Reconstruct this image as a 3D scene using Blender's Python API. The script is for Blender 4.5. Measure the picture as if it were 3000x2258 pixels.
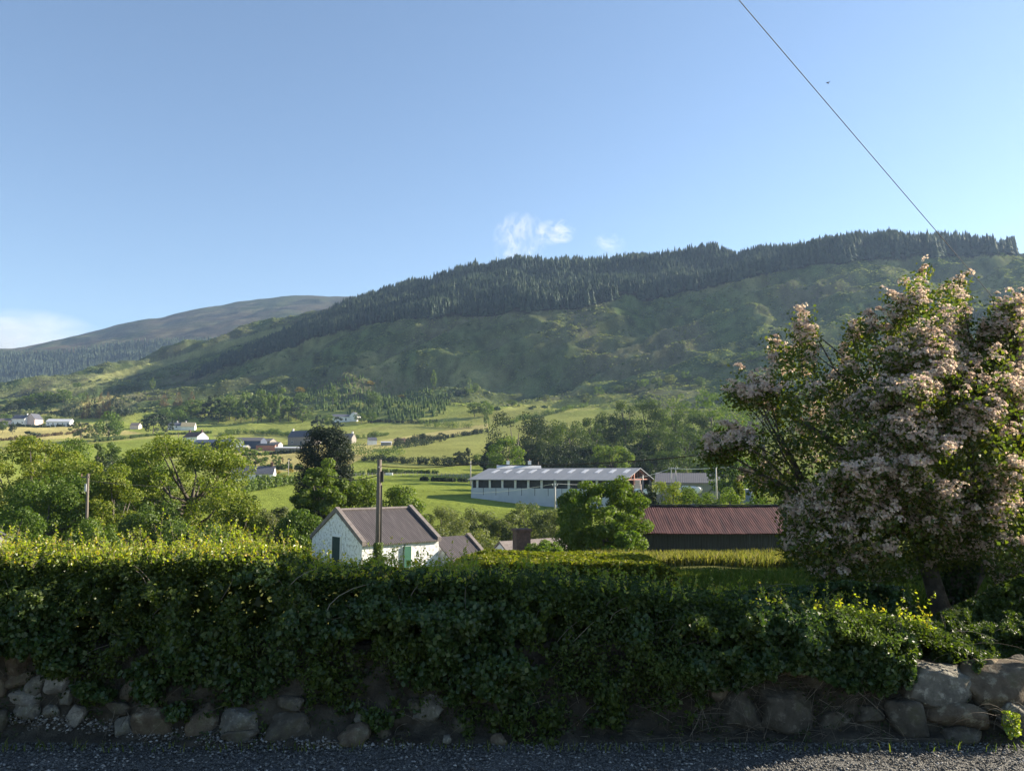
import bpy, math, random
import numpy as np
for _o in list(bpy.data.objects): bpy.data.objects.remove(_o)
SC = bpy.context.scene
COL = SC.collection
# ---------------------------------------------------------------- camera
F, CX, CY, PW = 2350.0, 1500.0, 1129.0, 3000.0
PITCH = math.radians(6.2)
SP, CP = math.sin(PITCH), math.cos(PITCH)
cam_d = bpy.data.cameras.new('camera')
cam_d.sensor_width = 36.0
cam_d.lens = F / PW * 36.0
cam_d.clip_start = 0.05
cam_d.clip_end = 30000
cam = bpy.data.objects.new('camera', cam_d)
cam.location = (0, 0, 0)                       # eye level is z = 0
cam.rotation_euler = (math.radians(90) + PITCH, 0, 0)
COL.objects.link(cam)
SC.camera = cam
# ---------------------------------------------------------------- light
SUN_AZ, SUN_EL = math.radians(71), math.radians(23)   # from the view axis towards the right
world = bpy.data.worlds.new('World'); SC.world = world
world.use_nodes = True
wn, wl = world.node_tree.nodes, world.node_tree.links
bg = wn['Background']
sky = wn.new('ShaderNodeTexSky')
sky.sky_type = 'NISHITA'; sky.sun_disc = False
sky.sun_elevation = SUN_EL; sky.sun_rotation = SUN_AZ
sky.altitude = 100; sky.air_density = 1.0; sky.dust_density = 0.3; sky.ozone_density = 2.2
bg.inputs['Strength'].default_value = 0.056
wl.new(sky.outputs[0], bg.inputs['Color'])
sd = bpy.data.lights.new('sun', 'SUN')
sd.energy = 5.0; sd.angle = math.radians(0.55); sd.color = (1.0, 0.88, 0.70)
sun = bpy.data.objects.new('sun', sd)
sun.rotation_euler = (math.radians(90) - SUN_EL, 0, math.pi - SUN_AZ)
sun.location = (60, 30, 60)
COL.objects.link(sun)
vs = SC.view_settings
vs.view_transform = 'Standard'; vs.look = 'None'; vs.gamma = 1.0; vs.use_curve_mapping = False
vs.exposure = 1.85
cy = SC.cycles
cy.use_denoising = True; cy.denoising_input_passes = 'RGB_ALBEDO_NORMAL'; cy.denoising_prefilter = 'ACCURATE'
cy.max_bounces = 8; cy.diffuse_bounces = 3; cy.glossy_bounces = 2; cy.transmission_bounces = 4
cy.volume_bounces = 0; cy.transparent_max_bounces = 6
cy.use_adaptive_sampling = True; cy.adaptive_threshold = 0.008
cy.sample_clamp_indirect = 4
# ---------------------------------------------------------------- picking points
def ray(px, py):
    u = (px - CX) / F; v = (CY - py) / F
    d = CP - v * SP
    return u / d, (SP + v * CP) / d           # X/Y and Z/Y
def at(px, py, Y):
    a, b = ray(px, py); return (a * Y, Y, b * Y)
def proj(X, Y, Z):
    k = X / Y; m = Z / Y
    d = CP + m * SP
    return CX + F * k / d, CY - F * (m * CP - SP) / d
# ---------------------------------------------------------------- noise
def _hash(ix, iy, seed):
    h = (ix.astype(np.int64) * 374761393 + iy.astype(np.int64) * 668265263 + seed * 1442695041) & 0xffffffff
    h = ((h ^ (h >> 13)) * 1274126177) & 0xffffffff
    return ((h ^ (h >> 16)) & 0xffff) / 65535.0
def vnoise(x, y, seed=0):
    x = np.asarray(x, float); y = np.asarray(y, float)
    ix = np.floor(x); iy = np.floor(y); fx = x - ix; fy = y - iy
    fx = fx * fx * fx * (fx * (fx * 6 - 15) + 10); fy = fy * fy * fy * (fy * (fy * 6 - 15) + 10)
    a = _hash(ix, iy, seed); b = _hash(ix + 1, iy, seed); c = _hash(ix, iy + 1, seed); d = _hash(ix + 1, iy + 1, seed)
    return (a + (b - a) * fx) * (1 - fy) + (c + (d - c) * fx) * fy
def fbm(x, y, oct=4, seed=0, gain=0.5):
    s = 0; a = 1; t = 0
    for i in range(oct):
        s = s + a * vnoise(x * 2 ** i + 13.7 * i, y * 2 ** i - 7.1 * i, seed + i); t += a; a *= gain
    return s / t * 2 - 1
def sstep(a, b, x):
    t = np.clip((x - a) / (b - a), 0, 1); return t * t * (3 - 2 * t)
def in_poly(px, py, poly):
    c = np.zeros(np.shape(px), bool); n = len(poly)
    for i in range(n):
        x1, y1 = poly[i]; x2, y2 = poly[(i + 1) % n]
        if y1 == y2: continue
        m = ((y1 > py) != (y2 > py)) & (px < (x2 - x1) * (py - y1) / (y2 - y1) + x1)
        c ^= m
    return c
# ---------------------------------------------------------------- objects
def tag(o, label=None, cat=None, group=None, kind=None):
    if label: o['label'] = label
    if cat: o['category'] = cat
    if group: o['group'] = group
    if kind: o['kind'] = kind
    return o
def empty(name, loc, label, cat, group=None, rz=0.0):
    o = bpy.data.objects.new(name, None); COL.objects.link(o)
    o.location = loc; o.rotation_euler = (0, 0, rz); o.empty_display_size = 0.5
    return tag(o, label, cat, group)
def np_mesh(name, verts, faces, mats, midx=None, smooth=False):
    """faces: list of int arrays (n,k), one array per polygon size"""
    me = bpy.data.meshes.new(name)
    V = np.asarray(verts, np.float32).reshape(-1, 3)
    fl = [np.asarray(f, np.int32) for f in faces if len(f)]
    me.vertices.add(len(V)); me.vertices.foreach_set('co', V.ravel())
    nl = sum(f.size for f in fl); npoly = sum(len(f) for f in fl)
    me.loops.add(nl); me.polygons.add(npoly)
    me.loops.foreach_set('vertex_index', np.concatenate([f.ravel() for f in fl]))
    tot = np.concatenate([np.full(len(f), f.shape[1], np.int32) for f in fl])
    st = np.concatenate([[0], np.cumsum(tot)[:-1]]).astype(np.int32)
    me.polygons.foreach_set('loop_start', st)
    if midx is not None: me.polygons.foreach_set('material_index', np.asarray(midx, np.int32))
    if smooth: me.polygons.foreach_set('use_smooth', np.ones(npoly, bool))
    for m in (mats if isinstance(mats, (list, tuple)) else [mats]): me.materials.append(m)
    me.update(calc_edges=True)
    return me
def link(name, me, parent=None, loc=None):
    o = bpy.data.objects.new(name, me); COL.objects.link(o)
    if parent is not None: o.parent = parent
    if loc is not None: o.location = loc
    return o
class MB:
    """collects boxes, prisms, tubes into one mesh"""
    def __init__(s): s.v = []; s.f = []
    def add(s, vs, fs):
        b = len(s.v); s.v += [tuple(v) for v in vs]; s.f += [[i + b for i in f] for f in fs]; return s
    def box(s, x0, x1, y0, y1, z0, z1):
        return s.add([(x0, y0, z0), (x1, y0, z0), (x1, y1, z0), (x0, y1, z0), (x0, y0, z1), (x1, y0, z1), (x1, y1, z1), (x0, y1, z1)],
                     [[0, 3, 2, 1], [4, 5, 6, 7], [0, 1, 5, 4], [1, 2, 6, 5], [2, 3, 7, 6], [3, 0, 4, 7]])
    def tube(s, pts, rad, n=8, cap=True):
        pts = [np.array(p, float) for p in pts]; N = len(pts)
        rad = [rad] * N if not hasattr(rad, '__len__') else rad
        vs = []; fs = []
        prev = None
        for i, p in enumerate(pts):
            t = pts[min(i + 1, N - 1)] - pts[max(i - 1, 0)]; t /= (np.linalg.norm(t) + 1e-9)
            if prev is None:
                a = np.array([1, 0, 0]) if abs(t[0]) < .8 else np.array([0, 1, 0])
            else: a = prev
            u = a - t * np.dot(a, t); u /= np.linalg.norm(u); w = np.cross(t, u); prev = u
            for k in range(n):
                an = 2 * math.pi * k / n
                vs.append(p + rad[i] * (math.cos(an) * u + math.sin(an) * w))
        for i in range(N - 1):
            for k in range(n):
                a = i * n + k; b = i * n + (k + 1) % n
                fs.append([a, b, b + n, a + n])
        if cap: fs.append(list(range(n))[::-1]); fs.append([(N - 1) * n + k for k in range(n)])
        return s.add(vs, fs)
    def prism(s, poly, y0, y1):
        """poly: list of (x,z); extruded along y"""
        n = len(poly)
        vs = [(x, y0, z) for x, z in poly] + [(x, y1, z) for x, z in poly]
        fs = [list(range(n)), list(range(n, 2 * n))[::-1]] + [[(i + 1) % n, i, i + n, (i + 1) % n + n] for i in range(n)]
        return s.add(vs, fs)
    def build(s, name, mat, parent=None, smooth=False, loc=None, bevel=0):
        me = bpy.data.meshes.new(name); me.from_pydata(s.v, [], s.f); me.materials.append(mat)
        if smooth: me.polygons.foreach_set('use_smooth', np.ones(len(me.polygons), bool))
        me.update()
        o = link(name, me, parent, loc)
        if bevel:
            b = o.modifiers.new('bevel', 'BEVEL'); b.width = bevel; b.segments = 1
        return o
# ---------------------------------------------------------------- materials
def mat(name):
    m = bpy.data.materials.new(name); m.use_nodes = True
    nt = m.node_tree; nt.nodes.clear()
    out = nt.nodes.new('ShaderNodeOutputMaterial')
    return m, nt, nt.nodes, nt.links, out
def ramp(N, stops):
    r = N.new('ShaderNodeValToRGB'); e = r.color_ramp.elements
    while len(e) > 1: e.remove(e[-1])
    e[0].position = stops[0][0]; e[0].color = (*stops[0][1], 1)
    for p, c in stops[1:]:
        q = e.new(p); q.color = (*c, 1)
    return r
def noise_tex(N, L, scale, detail=4, coord='Object', rough=0.6, stretch=None):
    tc = N.new('ShaderNodeTexCoord')
    n = N.new('ShaderNodeTexNoise'); n.inputs['Scale'].default_value = scale
    n.inputs['Detail'].default_value = detail; n.inputs['Roughness'].default_value = rough
    if stretch:
        mp = N.new('ShaderNodeMapping'); mp.inputs['Scale'].default_value = stretch
        L.new(tc.outputs[coord], mp.inputs[0]); L.new(mp.outputs[0], n.inputs['Vector'])
    else: L.new(tc.outputs[coord], n.inputs['Vector'])
    return n
def surf(name, stops, scale=4, detail=5, rough=0.85, bump=0.0, bscale=None, stretch=None, spec=0.3, coord='Object', bdist=0.05, metal=0.0):
    """noise-coloured rough surface"""
    m, nt, N, L, out = mat(name)
    b = N.new('ShaderNodeBsdfPrincipled'); L.new(b.outputs[0], out.inputs[0])
    b.inputs['Roughness'].default_value = rough; b.inputs['Specular IOR Level'].default_value = spec
    b.inputs['Metallic'].default_value = metal
    n = noise_tex(N, L, scale, detail, coord, stretch=stretch)
    r = ramp(N, stops); L.new(n.outputs[0], r.inputs[0]); L.new(r.outputs[0], b.inputs['Base Color'])
    if bump:
        n2 = noise_tex(N, L, bscale or scale * 3, 6, coord)
        bp = N.new('ShaderNodeBump'); bp.inputs['Strength'].default_value = bump; bp.inputs['Distance'].default_value = bdist
        L.new(n2.outputs[0], bp.inputs['Height']); L.new(bp.outputs[0], b.inputs['Normal'])
    return m
def leaf_mat(name, stops, trans=0.45, tcol=None, rough=0.55, gloss=0.02):
    """leaves: colour per leaf, light passes through"""
    m, nt, N, L, out = mat(name)
    g = N.new('ShaderNodeNewGeometry'); oi = N.new('ShaderNodeObjectInfo')
    ad = N.new('ShaderNodeMath'); ad.operation = 'MULTIPLY_ADD'
    ad.inputs[1].default_value = 0.25; L.new(oi.outputs['Random'], ad.inputs[0]);
    mu = N.new('ShaderNodeMath'); mu.operation = 'MULTIPLY'; mu.inputs[1].default_value = 0.75
    L.new(g.outputs['Random Per Island'], mu.inputs[0]); L.new(mu.outputs[0], ad.inputs[2])
    r = ramp(N, stops); L.new(ad.outputs[0], r.inputs[0])
    d = N.new('ShaderNodeBsdfDiffuse'); L.new(r.outputs[0], d.inputs[0])
    t = N.new('ShaderNodeBsdfTranslucent')
    hs = N.new('ShaderNodeMix'); hs.data_type = 'RGBA'; hs.blend_type = 'MULTIPLY'; hs.inputs[0].default_value = 1
    L.new(r.outputs[0], hs.inputs[6]); hs.inputs[7].default_value = (*(tcol or (1.6, 1.7, 0.5)), 1)
    L.new(hs.outputs[2], t.inputs[0])
    mx = N.new('ShaderNodeMixShader'); mx.inputs[0].default_value = trans
    L.new(d.outputs[0], mx.inputs[1]); L.new(t.outputs[0], mx.inputs[2])
    gl = N.new('ShaderNodeBsdfGlossy'); gl.inputs['Roughness'].default_value = rough
    m2 = N.new('ShaderNodeMixShader'); m2.inputs[0].default_value = gloss
    L.new(mx.outputs[0], m2.inputs[1]); L.new(gl.outputs[0], m2.inputs[2]); L.new(m2.outputs[0], out.inputs[0])
    return m
# ================================================================ terrain
PXG = np.arange(-4000, 7001, 10.0)
def curve(pts, sm=45):
    x = [p[0] for p in pts]; y = [p[1] for p in pts]
    v = np.interp(PXG, x, y)
    if sm:
        s = sm / 10.0; k = np.exp(-0.5 * (np.arange(-int(4 * s), int(4 * s) + 1) / s) ** 2); k /= k.sum()
        pad = len(k) // 2
        v = np.convolve(np.pad(v, pad, 'edge'), k, 'valid')
    return v
def m_of_py(py):
    v = (CY - py) / F; return (SP + v * CP) / (CP - v * SP)
BANDS = []
def band(Yp, zp=None, pyp=None, sm=45):
    Yc = curve(Yp, 120) if isinstance(Yp, list) else np.full(len(PXG), float(Yp))
    if zp is not None: zc = curve(zp, sm) if isinstance(zp, list) else np.full(len(PXG), float(zp))
    else: zc = m_of_py(curve(pyp, sm)) * Yc
    BANDS.append((Yc, zc))
band(5.55, zp=-1.5)
band(6.4, zp=-1.43)
band(9.0, zp=[(0, -1.45), (2300, -1.42), (3000, -1.35)])
band(16, zp=[(0, -2.2), (1200, -2.0), (1800, -1.72), (2400, -1.72), (3000, -1.7)])
band(24, zp=[(0, -3.6), (1800, -3.6), (2400, -3.4), (3000, -3.0)])
band(40, zp=[(0, -6.2), (1800, -6.2), (3000, -5.2)])
band(62, zp=[(-1000, -8.6), (1500, -8.5), (2200, -7.8), (3000, -7.0)])
band(100, zp=[(-1000, -10.5), (1500, -10.0), (2300, -8.5), (3000, -7)])
band(150, zp=[(-1000, -9.5), (700, -8.3), (1500, -8.0), (2300, -7.0), (3000, -4)])
band(185, pyp=[(-1000, 1455), (700, 1452), (1380, 1463), (1700, 1481), (2300, 1465), (2700, 1420), (3500, 1400)])
band(285, pyp=[(-1000, 1395), (500, 1402), (850, 1394), (1250, 1389), (1500, 1402), (2000, 1388), (2400, 1360), (3000, 1300)])
band(430, pyp=[(-1000, 1315), (0, 1318), (500, 1308), (800, 1312), (1200, 1302), (1700, 1300), (2100, 1290), (2500, 1230), (3000, 1180)])
band(600, pyp=[(-1000, 1235), (0, 1250), (400, 1243), (800, 1252), (1200, 1240), (1430, 1222), (1700, 1208), (2100, 1185), (2500, 1110), (3000, 1050)])
band([(0, 760), (2000, 740), (3000, 760)], pyp=[(-1000, 1190), (0, 1205), (400, 1200), (800, 1190), (1200, 1172), (1700, 1135), (2100, 1085), (2500, 1000), (3000, 930)])
LOW_Y = [(0, 850), (600, 980), (1000, 900), (1600, 850), (2200, 920), (3000, 950)]
band(LOW_Y, pyp=[(-1000, 1170), (0, 1176), (300, 1155), (540, 1118), (640, 1085), (800, 1030), (900, 998), (1000, 968), (1200, 932), (1400, 924), (1600, 908), (1760, 890), (1840, 868), (1890, 882), (2000, 860), (2200, 806), (2400, 772), (2600, 756), (2800, 749), (3000, 742), (3600, 740), (4500, 800)], sm=25)
CREST_Y = [(0, 900), (400, 1080), (800, 1180), (1000, 1180), (1450, 1100), (2000, 1060), (2300, 1010), (2600, 985), (3000, 990)]
band(CREST_Y, pyp=[(-1000, 1170), (0, 1166), (200, 1123), (300, 1093), (400, 1067), (500, 1043), (600, 1016), (700, 988), (800, 960), (900, 936), (1000, 914), (1100, 890), (1200, 868), (1300, 844), (1450, 818), (1600, 811), (1700, 803), (1800, 795), (2000, 780), (2200, 767), (2400, 755), (2600, 747), (2800, 744), (2950, 741), (3100, 738), (3600, 740), (4500, 800)], sm=25)
crY = curve(CREST_Y, 120)
crz = BANDS[-1][1]
BANDS.append((crY * 1.12, crz * 1.01))
BANDS.append((crY * 1.5, crz * 0.8 - 15))
def px_of(k, m): return CX + F * k / (CP + m * SP)
def base_z(X, Y):
    X = np.asarray(X, float); Y = np.asarray(Y, float)
    k = X / Y; m = np.zeros_like(k)
    for it in range(3):
        px = px_of(k, m)
        pi = np.clip((px - PXG[0]) / 10.0, 0, len(PXG) - 1.001); i0 = pi.astype(int); f = pi - i0
        z = np.full(X.shape, np.nan)
        Yp = None
        for (Yc, zc) in BANDS:
            Yb = Yc[i0] * (1 - f) + Yc[i0 + 1] * f; zb = zc[i0] * (1 - f) + zc[i0 + 1] * f
            if Yp is None: z = zb.copy()
            else:
                w = (Y > Yp)
                t = np.clip((Y - Yp) / (Yb - Yp), 0, 1)
                z = np.where(w, zp + (zb - zp) * t, z)
            Yp, zp = Yb, zb
        m = z / Y
    return z, px
def ground(X, Y):
    """height of the land with its bumps"""
    X = np.asarray(X, float); Y = np.asarray(Y, float)
    z, px = base_z(X, Y)
    # bumps run along the slope: elongated across the picture
    u = X * 0.93 + Y * 0.36; v = -X * 0.36 + Y * 0.93
    h = sstep(520, 760, Y)
    n1 = fbm(u / 150, v / 60, 3, 5); n2 = 1 - np.abs(fbm(u / 95, v / 34, 3, 11)) * 2.4; n3 = fbm(u / 14, v / 8, 3, 21)
    z = z + h * (n1 * 15 + n2 * 11 + n3 * 3.2) - h * 2
    g = sstep(110, 200, Y) * (1 - h)
    z = z + g * (fbm(X / 60, Y / 40, 2, 31) * 0.8)
    # a hillock with gorse at the foot of the hill
    z = z + 9 * np.exp(-((X + 95) / 75) ** 2 - ((Y - 620) / 45) ** 2)
    n = (1 - sstep(20, 40, Y))
    z = z + n * fbm(X / 1.6, Y / 1.6, 3, 41) * 0.07
    return z
def gz(x, y): return float(ground(np.array([x]), np.array([y]))[0])
def on_ground(px, py, y0=60, y1=1400):
    """first point of the land under a picture point"""
    a, b = ray(px, py)
    Y = np.geomspace(y0, y1, 1500); d = ground(a * Y, Y) - b * Y
    i = np.argmax(d > 0)
    if d[i] <= 0: i = len(Y) - 1
    return a * Y[i], float(Y[i]), float(ground(np.array([a * Y[i]]), np.array([Y[i]]))[0])
# colours of the land: what grows there, and sunlit grass painted lighter
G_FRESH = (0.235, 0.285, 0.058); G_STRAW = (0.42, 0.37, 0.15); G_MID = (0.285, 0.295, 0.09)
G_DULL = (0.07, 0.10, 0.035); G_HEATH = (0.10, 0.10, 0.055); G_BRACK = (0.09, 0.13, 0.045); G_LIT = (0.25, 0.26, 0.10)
FIELDS = [
    (G_FRESH, 100, 300, [(500, 1620), (560, 1470), (640, 1460), (700, 1440), (890, 1415), (1030, 1393), (1240, 1386), (1380, 1405), (1400, 1440), (2400, 1490), (2400, 1640)]),
    (G_FRESH, 100, 400, [(2250, 1500), (2220, 1400), (2700, 1380), (2700, 1500)]),
    (G_STRAW, 280, 700, [(780, 1385), (700, 1340), (640, 1330), (900, 1305), (1060, 1300), (1100, 1320), (1000, 1375)]),
    (G_STRAW, 280, 800, [(1020, 1300), (1250, 1250), (1430, 1230), (1430, 1255), (1330, 1275), (1150, 1310), (1050, 1318)]),
    (G_MID, 280, 700, [(1100, 1370), (1180, 1330), (1300, 1300), (1440, 1268), (1440, 1360), (1300, 1368)]),
    (G_FRESH, 300, 700, [(-400, 1330), (0, 1330), (260, 1300), (620, 1270), (640, 1310), (500, 1330), (0, 1400), (-400, 1400)]),
    (G_STRAW, 300, 800, [(-400, 1300), (-400, 1245), (260, 1240), (420, 1270), (180, 1285)]),
    (G_STRAW, 280, 700, [(600, 1375), (880, 1330), (940, 1330), (900, 1370), (640, 1385)]),
    (G_MID, 400, 900, [(640, 1300), (760, 1268), (1000, 1262), (1420, 1215), (1500, 1190), (1800, 1150), (1900, 1180), (1500, 1230), (1050, 1300)]),
    (G_LIT, 560, 1250, [(150, 1140), (300, 1098), (500, 1048), (800, 962), (960, 930), (960, 960), (760, 990), (480, 1075), (300, 1125), (180, 1160)]),  # grassy spur in sun, the light put into its colour
    (G_STRAW, 560, 1250, [(100, 1215), (200, 1185), (300, 1160), (400, 1150), (300, 1180), (180, 1210)]),
]
FOREST_LOW = [(540, 1118), (620, 1090), (700, 1066), (800, 1032), (900, 999), (1000, 969), (1200, 934), (1400, 927), (1600, 911), (1740, 895), (1790, 880), (1830, 862), (1860, 866), (1880, 884), (1960, 872), (2100, 835), (2300, 790), (2500, 766), (2700, 755), (2975, 748)]
FOREST_POLY = FOREST_LOW + [(2985, 600), (1200, 600), (1000, 890), (960, 930), (880, 962), (790, 1000), (700, 1045), (600, 1080)]
def crest_y(px): return np.interp(px, PXG, crY)
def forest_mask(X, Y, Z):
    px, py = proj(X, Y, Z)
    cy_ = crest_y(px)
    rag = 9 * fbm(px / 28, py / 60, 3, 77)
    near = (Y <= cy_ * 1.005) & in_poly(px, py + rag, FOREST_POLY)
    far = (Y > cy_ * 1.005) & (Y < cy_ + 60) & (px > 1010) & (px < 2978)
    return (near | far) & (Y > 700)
def land_colour(X, Y, Z):
    px, py = proj(X, Y, Z)
    n = X.shape
    c = np.zeros(n + (3,))
    a = fbm(X / 45, Y / 45, 4, 51)[..., None]; b = fbm(X / 120, Y / 80, 3, 61)[..., None]; d = fbm(X / 9, Y / 9, 3, 71)[..., None]
    mixc = lambda p, q, t: np.array(p) * (1 - t) + np.array(q) * t
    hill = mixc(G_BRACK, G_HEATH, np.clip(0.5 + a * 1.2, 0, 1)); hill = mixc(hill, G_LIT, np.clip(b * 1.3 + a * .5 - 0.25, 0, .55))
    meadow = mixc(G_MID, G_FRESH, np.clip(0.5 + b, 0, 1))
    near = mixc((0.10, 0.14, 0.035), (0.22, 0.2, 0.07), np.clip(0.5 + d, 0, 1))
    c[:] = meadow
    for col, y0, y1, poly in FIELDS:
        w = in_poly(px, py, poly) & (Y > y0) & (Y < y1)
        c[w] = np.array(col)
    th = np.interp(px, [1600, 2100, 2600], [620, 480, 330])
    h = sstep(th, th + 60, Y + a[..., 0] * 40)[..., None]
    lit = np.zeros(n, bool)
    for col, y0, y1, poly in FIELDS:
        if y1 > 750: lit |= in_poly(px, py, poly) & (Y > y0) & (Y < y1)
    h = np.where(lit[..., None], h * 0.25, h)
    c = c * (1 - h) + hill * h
    nb = (1 - sstep(30, 60, Y))[..., None]
    c = c * (1 - nb) + near * nb
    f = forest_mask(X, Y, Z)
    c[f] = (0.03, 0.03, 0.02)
    e = fbm(X / 5, Y / 4, 3, 75)[..., None]
    return c * (1 + 0.22 * d + 0.15 * a + h * (0.35 * d + 0.3 * a + 0.35 * e))
def grid_mesh(name, K, Yr, zf, mats, colf=None, y0=0.0):
    KK, YY = np.meshgrid(K, Yr); X = KK * YY; Z = zf(X, YY)
    V = np.stack([X, YY, Z], -1).reshape(-1, 3)
    r, c = KK.shape; I = np.arange(r * c).reshape(r, c)
    Fq = np.stack([I[:-1, :-1], I[:-1, 1:], I[1:, 1:], I[1:, :-1]], -1).reshape(-1, 4)
    me = np_mesh(name, V, [Fq], mats, smooth=True)
    if colf is not None:
        cc = np.clip(colf(X, YY, Z), 0, 1).reshape(-1, 3)
        at_ = me.attributes.new('land_colour', 'FLOAT_COLOR', 'POINT')
        at_.data.foreach_set('color', np.concatenate([cc, np.ones((len(cc), 1))], 1).astype(np.float32).ravel())
    return me
def land_mat(name, fine=0.9):
    m, nt, N, L, out = mat(name)
    b = N.new('ShaderNodeBsdfDiffuse'); b.inputs['Roughness'].default_value = 0.6; L.new(b.outputs[0], out.inputs[0])
    a = N.new('ShaderNodeAttribute'); a.attribute_name = 'land_colour'
    n = noise_tex(N, L, fine, 6, 'Object', 0.7)
    r = ramp(N, [(0.25, (0.55, 0.55, 0.5)), (0.55, (1, 1, 1)), (0.8, (1.45, 1.4, 1.25))])
    L.new(n.outputs[0], r.inputs[0])
    mx = N.new('ShaderNodeMix'); mx.data_type = 'RGBA'; mx.blend_type = 'MULTIPLY'; mx.inputs[0].default_value = 1
    L.new(a.outputs['Color'], mx.inputs[6]); L.new(r.outputs[0], mx.inputs[7]); L.new(mx.outputs[2], b.inputs['Color'])
    n2 = noise_tex(N, L, 0.35, 8, 'Object', 0.75)
    bp = N.new('ShaderNodeBump'); bp.inputs['Strength'].default_value = 0.8; bp.inputs['Distance'].default_value = 1.2
    L.new(n2.outputs[0], bp.inputs['Height']); L.new(bp.outputs[0], b.inputs['Normal'])
    return m
M_LAND = land_mat('land')
kk = np.concatenate([np.linspace(-2.6, -0.75, 50)[:-1], np.linspace(-0.75, 0.75, 860), np.linspace(0.75, 2.6, 50)[1:]])
yy = np.concatenate([np.linspace(5.95, 22, 70)[:-1], np.geomspace(22, 110, 90)[:-1], np.geomspace(110, 620, 300)[:-1], np.linspace(620, 1250, 330)[:-1], np.linspace(1250, 1750, 25)])
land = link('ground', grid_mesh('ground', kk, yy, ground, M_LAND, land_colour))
tag(land, kind='structure', label='pasture fields in the valley and the steep green hillside above them')
# ---------------------------------------------------------------- the far mountain
MB_Y = [2600]
_m = []
def mband(Yv, pyp, sm=20): _m.append((np.full(len(PXG), float(Yv)), m_of_py(curve(pyp, sm)) * Yv))
mband(1500, [(-1500, 1230), (0, 1205), (400, 1150), (800, 1080), (1500, 1000), (3000, 1000)])
mband(1800, [(-1500, 1190), (0, 1150), (300, 1110), (600, 1065), (900, 1000), (1500, 960), (3000, 960)])
mband(2150, [(-1500, 1100), (0, 1045), (200, 1025), (400, 1000), (600, 975), (800, 950), (1100, 915), (2000, 900), (3000, 940)])
mband(2750, [(-1500, 1080), (-700, 1050), (-200, 1018), (0, 1017), (40, 1018), (100, 1006), (200, 984), (250, 972), (320, 952), (400, 935), (430, 927), (475, 926), (500, 918), (560, 903), (610, 894), (640, 892), (700, 879), (780, 870), (830, 862), (880, 860), (930, 862), (970, 866), (1010, 864), (1080, 868), (1300, 880), (2000, 960), (3500, 1050)], 14)
_m.append((np.full(len(PXG), 3600.0), _m[-1][1] * 0.85))
def mount(X, Y):
    global BANDS
    s = BANDS; BANDS = _m
    z, px = base_z(X, Y); BANDS = s
    u = X * 0.95 + Y * 0.3; v = -X * 0.3 + Y * 0.95
    e = 1 - 0.75 * sstep(2500, 2740, Y)
    return z + e * (fbm(u / 260, v / 120, 4, 81) * 22 + (1 - np.abs(fbm(u / 120, v / 60, 3, 91)) * 2) * 9) + fbm(u / 30, v / 20, 3, 95) * 1.6 - 6
MT_FOREST = [(-700, 1170), (-700, 1060), (-100, 1045), (60, 1042), (200, 1036), (290, 1022), (420, 1008), (520, 1004), (640, 1000), (640, 1040), (500, 1075), (300, 1125), (120, 1160), (-100, 1200)]
def mt_forest_mask(X, Y, Z):
    px, py = proj(X, Y, Z)
    return in_poly(px, py, MT_FOREST) & (Y > 1560) & (Y < 2450)
def mount_colour(X, Y, Z):
    a = fbm(X / 160, Y / 160, 4, 101)[..., None]; b = fbm(X / 40, Y / 40, 3, 111)[..., None]
    t = np.clip(0.5 + a * 1.5, 0, 1)
    c = np.array((0.085, 0.072, 0.05)) * (1 - t) + np.array((0.06, 0.075, 0.035)) * t
    t2 = np.clip((b - 0.25) * 2, 0, 1); c = c * (1 - t2) + np.array((0.15, 0.135, 0.08)) * t2
    c[mt_forest_mask(X, Y, Z)] = (0.025, 0.03, 0.02)
    return c
kk2 = np.linspace(-1.3, 0.9, 520)
yy2 = np.concatenate([np.linspace(1500, 2850, 230)[:-1], np.linspace(2850, 3600, 12)])
mt = link('mountain', grid_mesh('mountain', kk2, yy2, mount, land_mat('heather', 0.12), mount_colour))
tag(mt, kind='structure', label='brown heather mountain far beyond the valley')
# ---------------------------------------------------------------- haze
hz, nt, N, L, out = mat('haze')
pv = N.new('ShaderNodeVolumePrincipled')
pv.inputs['Color'].default_value = (0.45, 0.65, 1.0, 1); pv.inputs['Density'].default_value = 0.000085
pv.inputs['Anisotropy'].default_value = 0.2
L.new(pv.outputs[0], out.inputs['Volume'])
hb = MB().box(-3600, 3600, -60, 3750, -40, 760).build('haze', hz)
tag(hb, kind='stuff', label='thin blue evening haze filling the valley air')
# ================================================================ vegetation kit
RNG = np.random.default_rng(7)
def unit(v): return v / (np.linalg.norm(v, axis=-1, keepdims=True) + 1e-9)
def leaf_quads(C, Nn, s, aspect=0.55, bend=0.2, rng=RNG):
    n = len(C)
    r = rng.normal(size=(n, 3)); u = unit(r - Nn * (r * Nn).sum(1, keepdims=True)); w = np.cross(Nn, u)
    s = np.asarray(s).reshape(-1, 1) * np.ones((n, 1))
    V = np.stack([C - u * s, C + w * s * aspect + Nn * s * bend, C + u * s, C - w * s * aspect + Nn * s * bend], 1)
    return V.reshape(-1, 3), np.arange(4 * n).reshape(n, 4)
def join(parts):
    Vs, Fs, b = [], [], 0
    for V, Fq in parts: Vs.append(V); Fs.append(Fq + b); b += len(V)
    return np.concatenate(Vs), np.concatenate(Fs)
def clump_points(rng, centres, radii, n, squash=0.8, shell=0.5):
    k = rng.choice(len(centres), n, p=(radii ** 2) / (radii ** 2).sum())
    d = unit(rng.normal(size=(n, 3))); rr = radii[k] * (shell + (1 - shell) * rng.random(n) ** 0.6)
    P = centres[k] + d * rr[:, None] * np.array([1, 1, squash])
    Nn = unit(d + rng.normal(size=(n, 3)) * 0.65 + np.array([0, 0, 0.25]))
    return P, Nn
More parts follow.
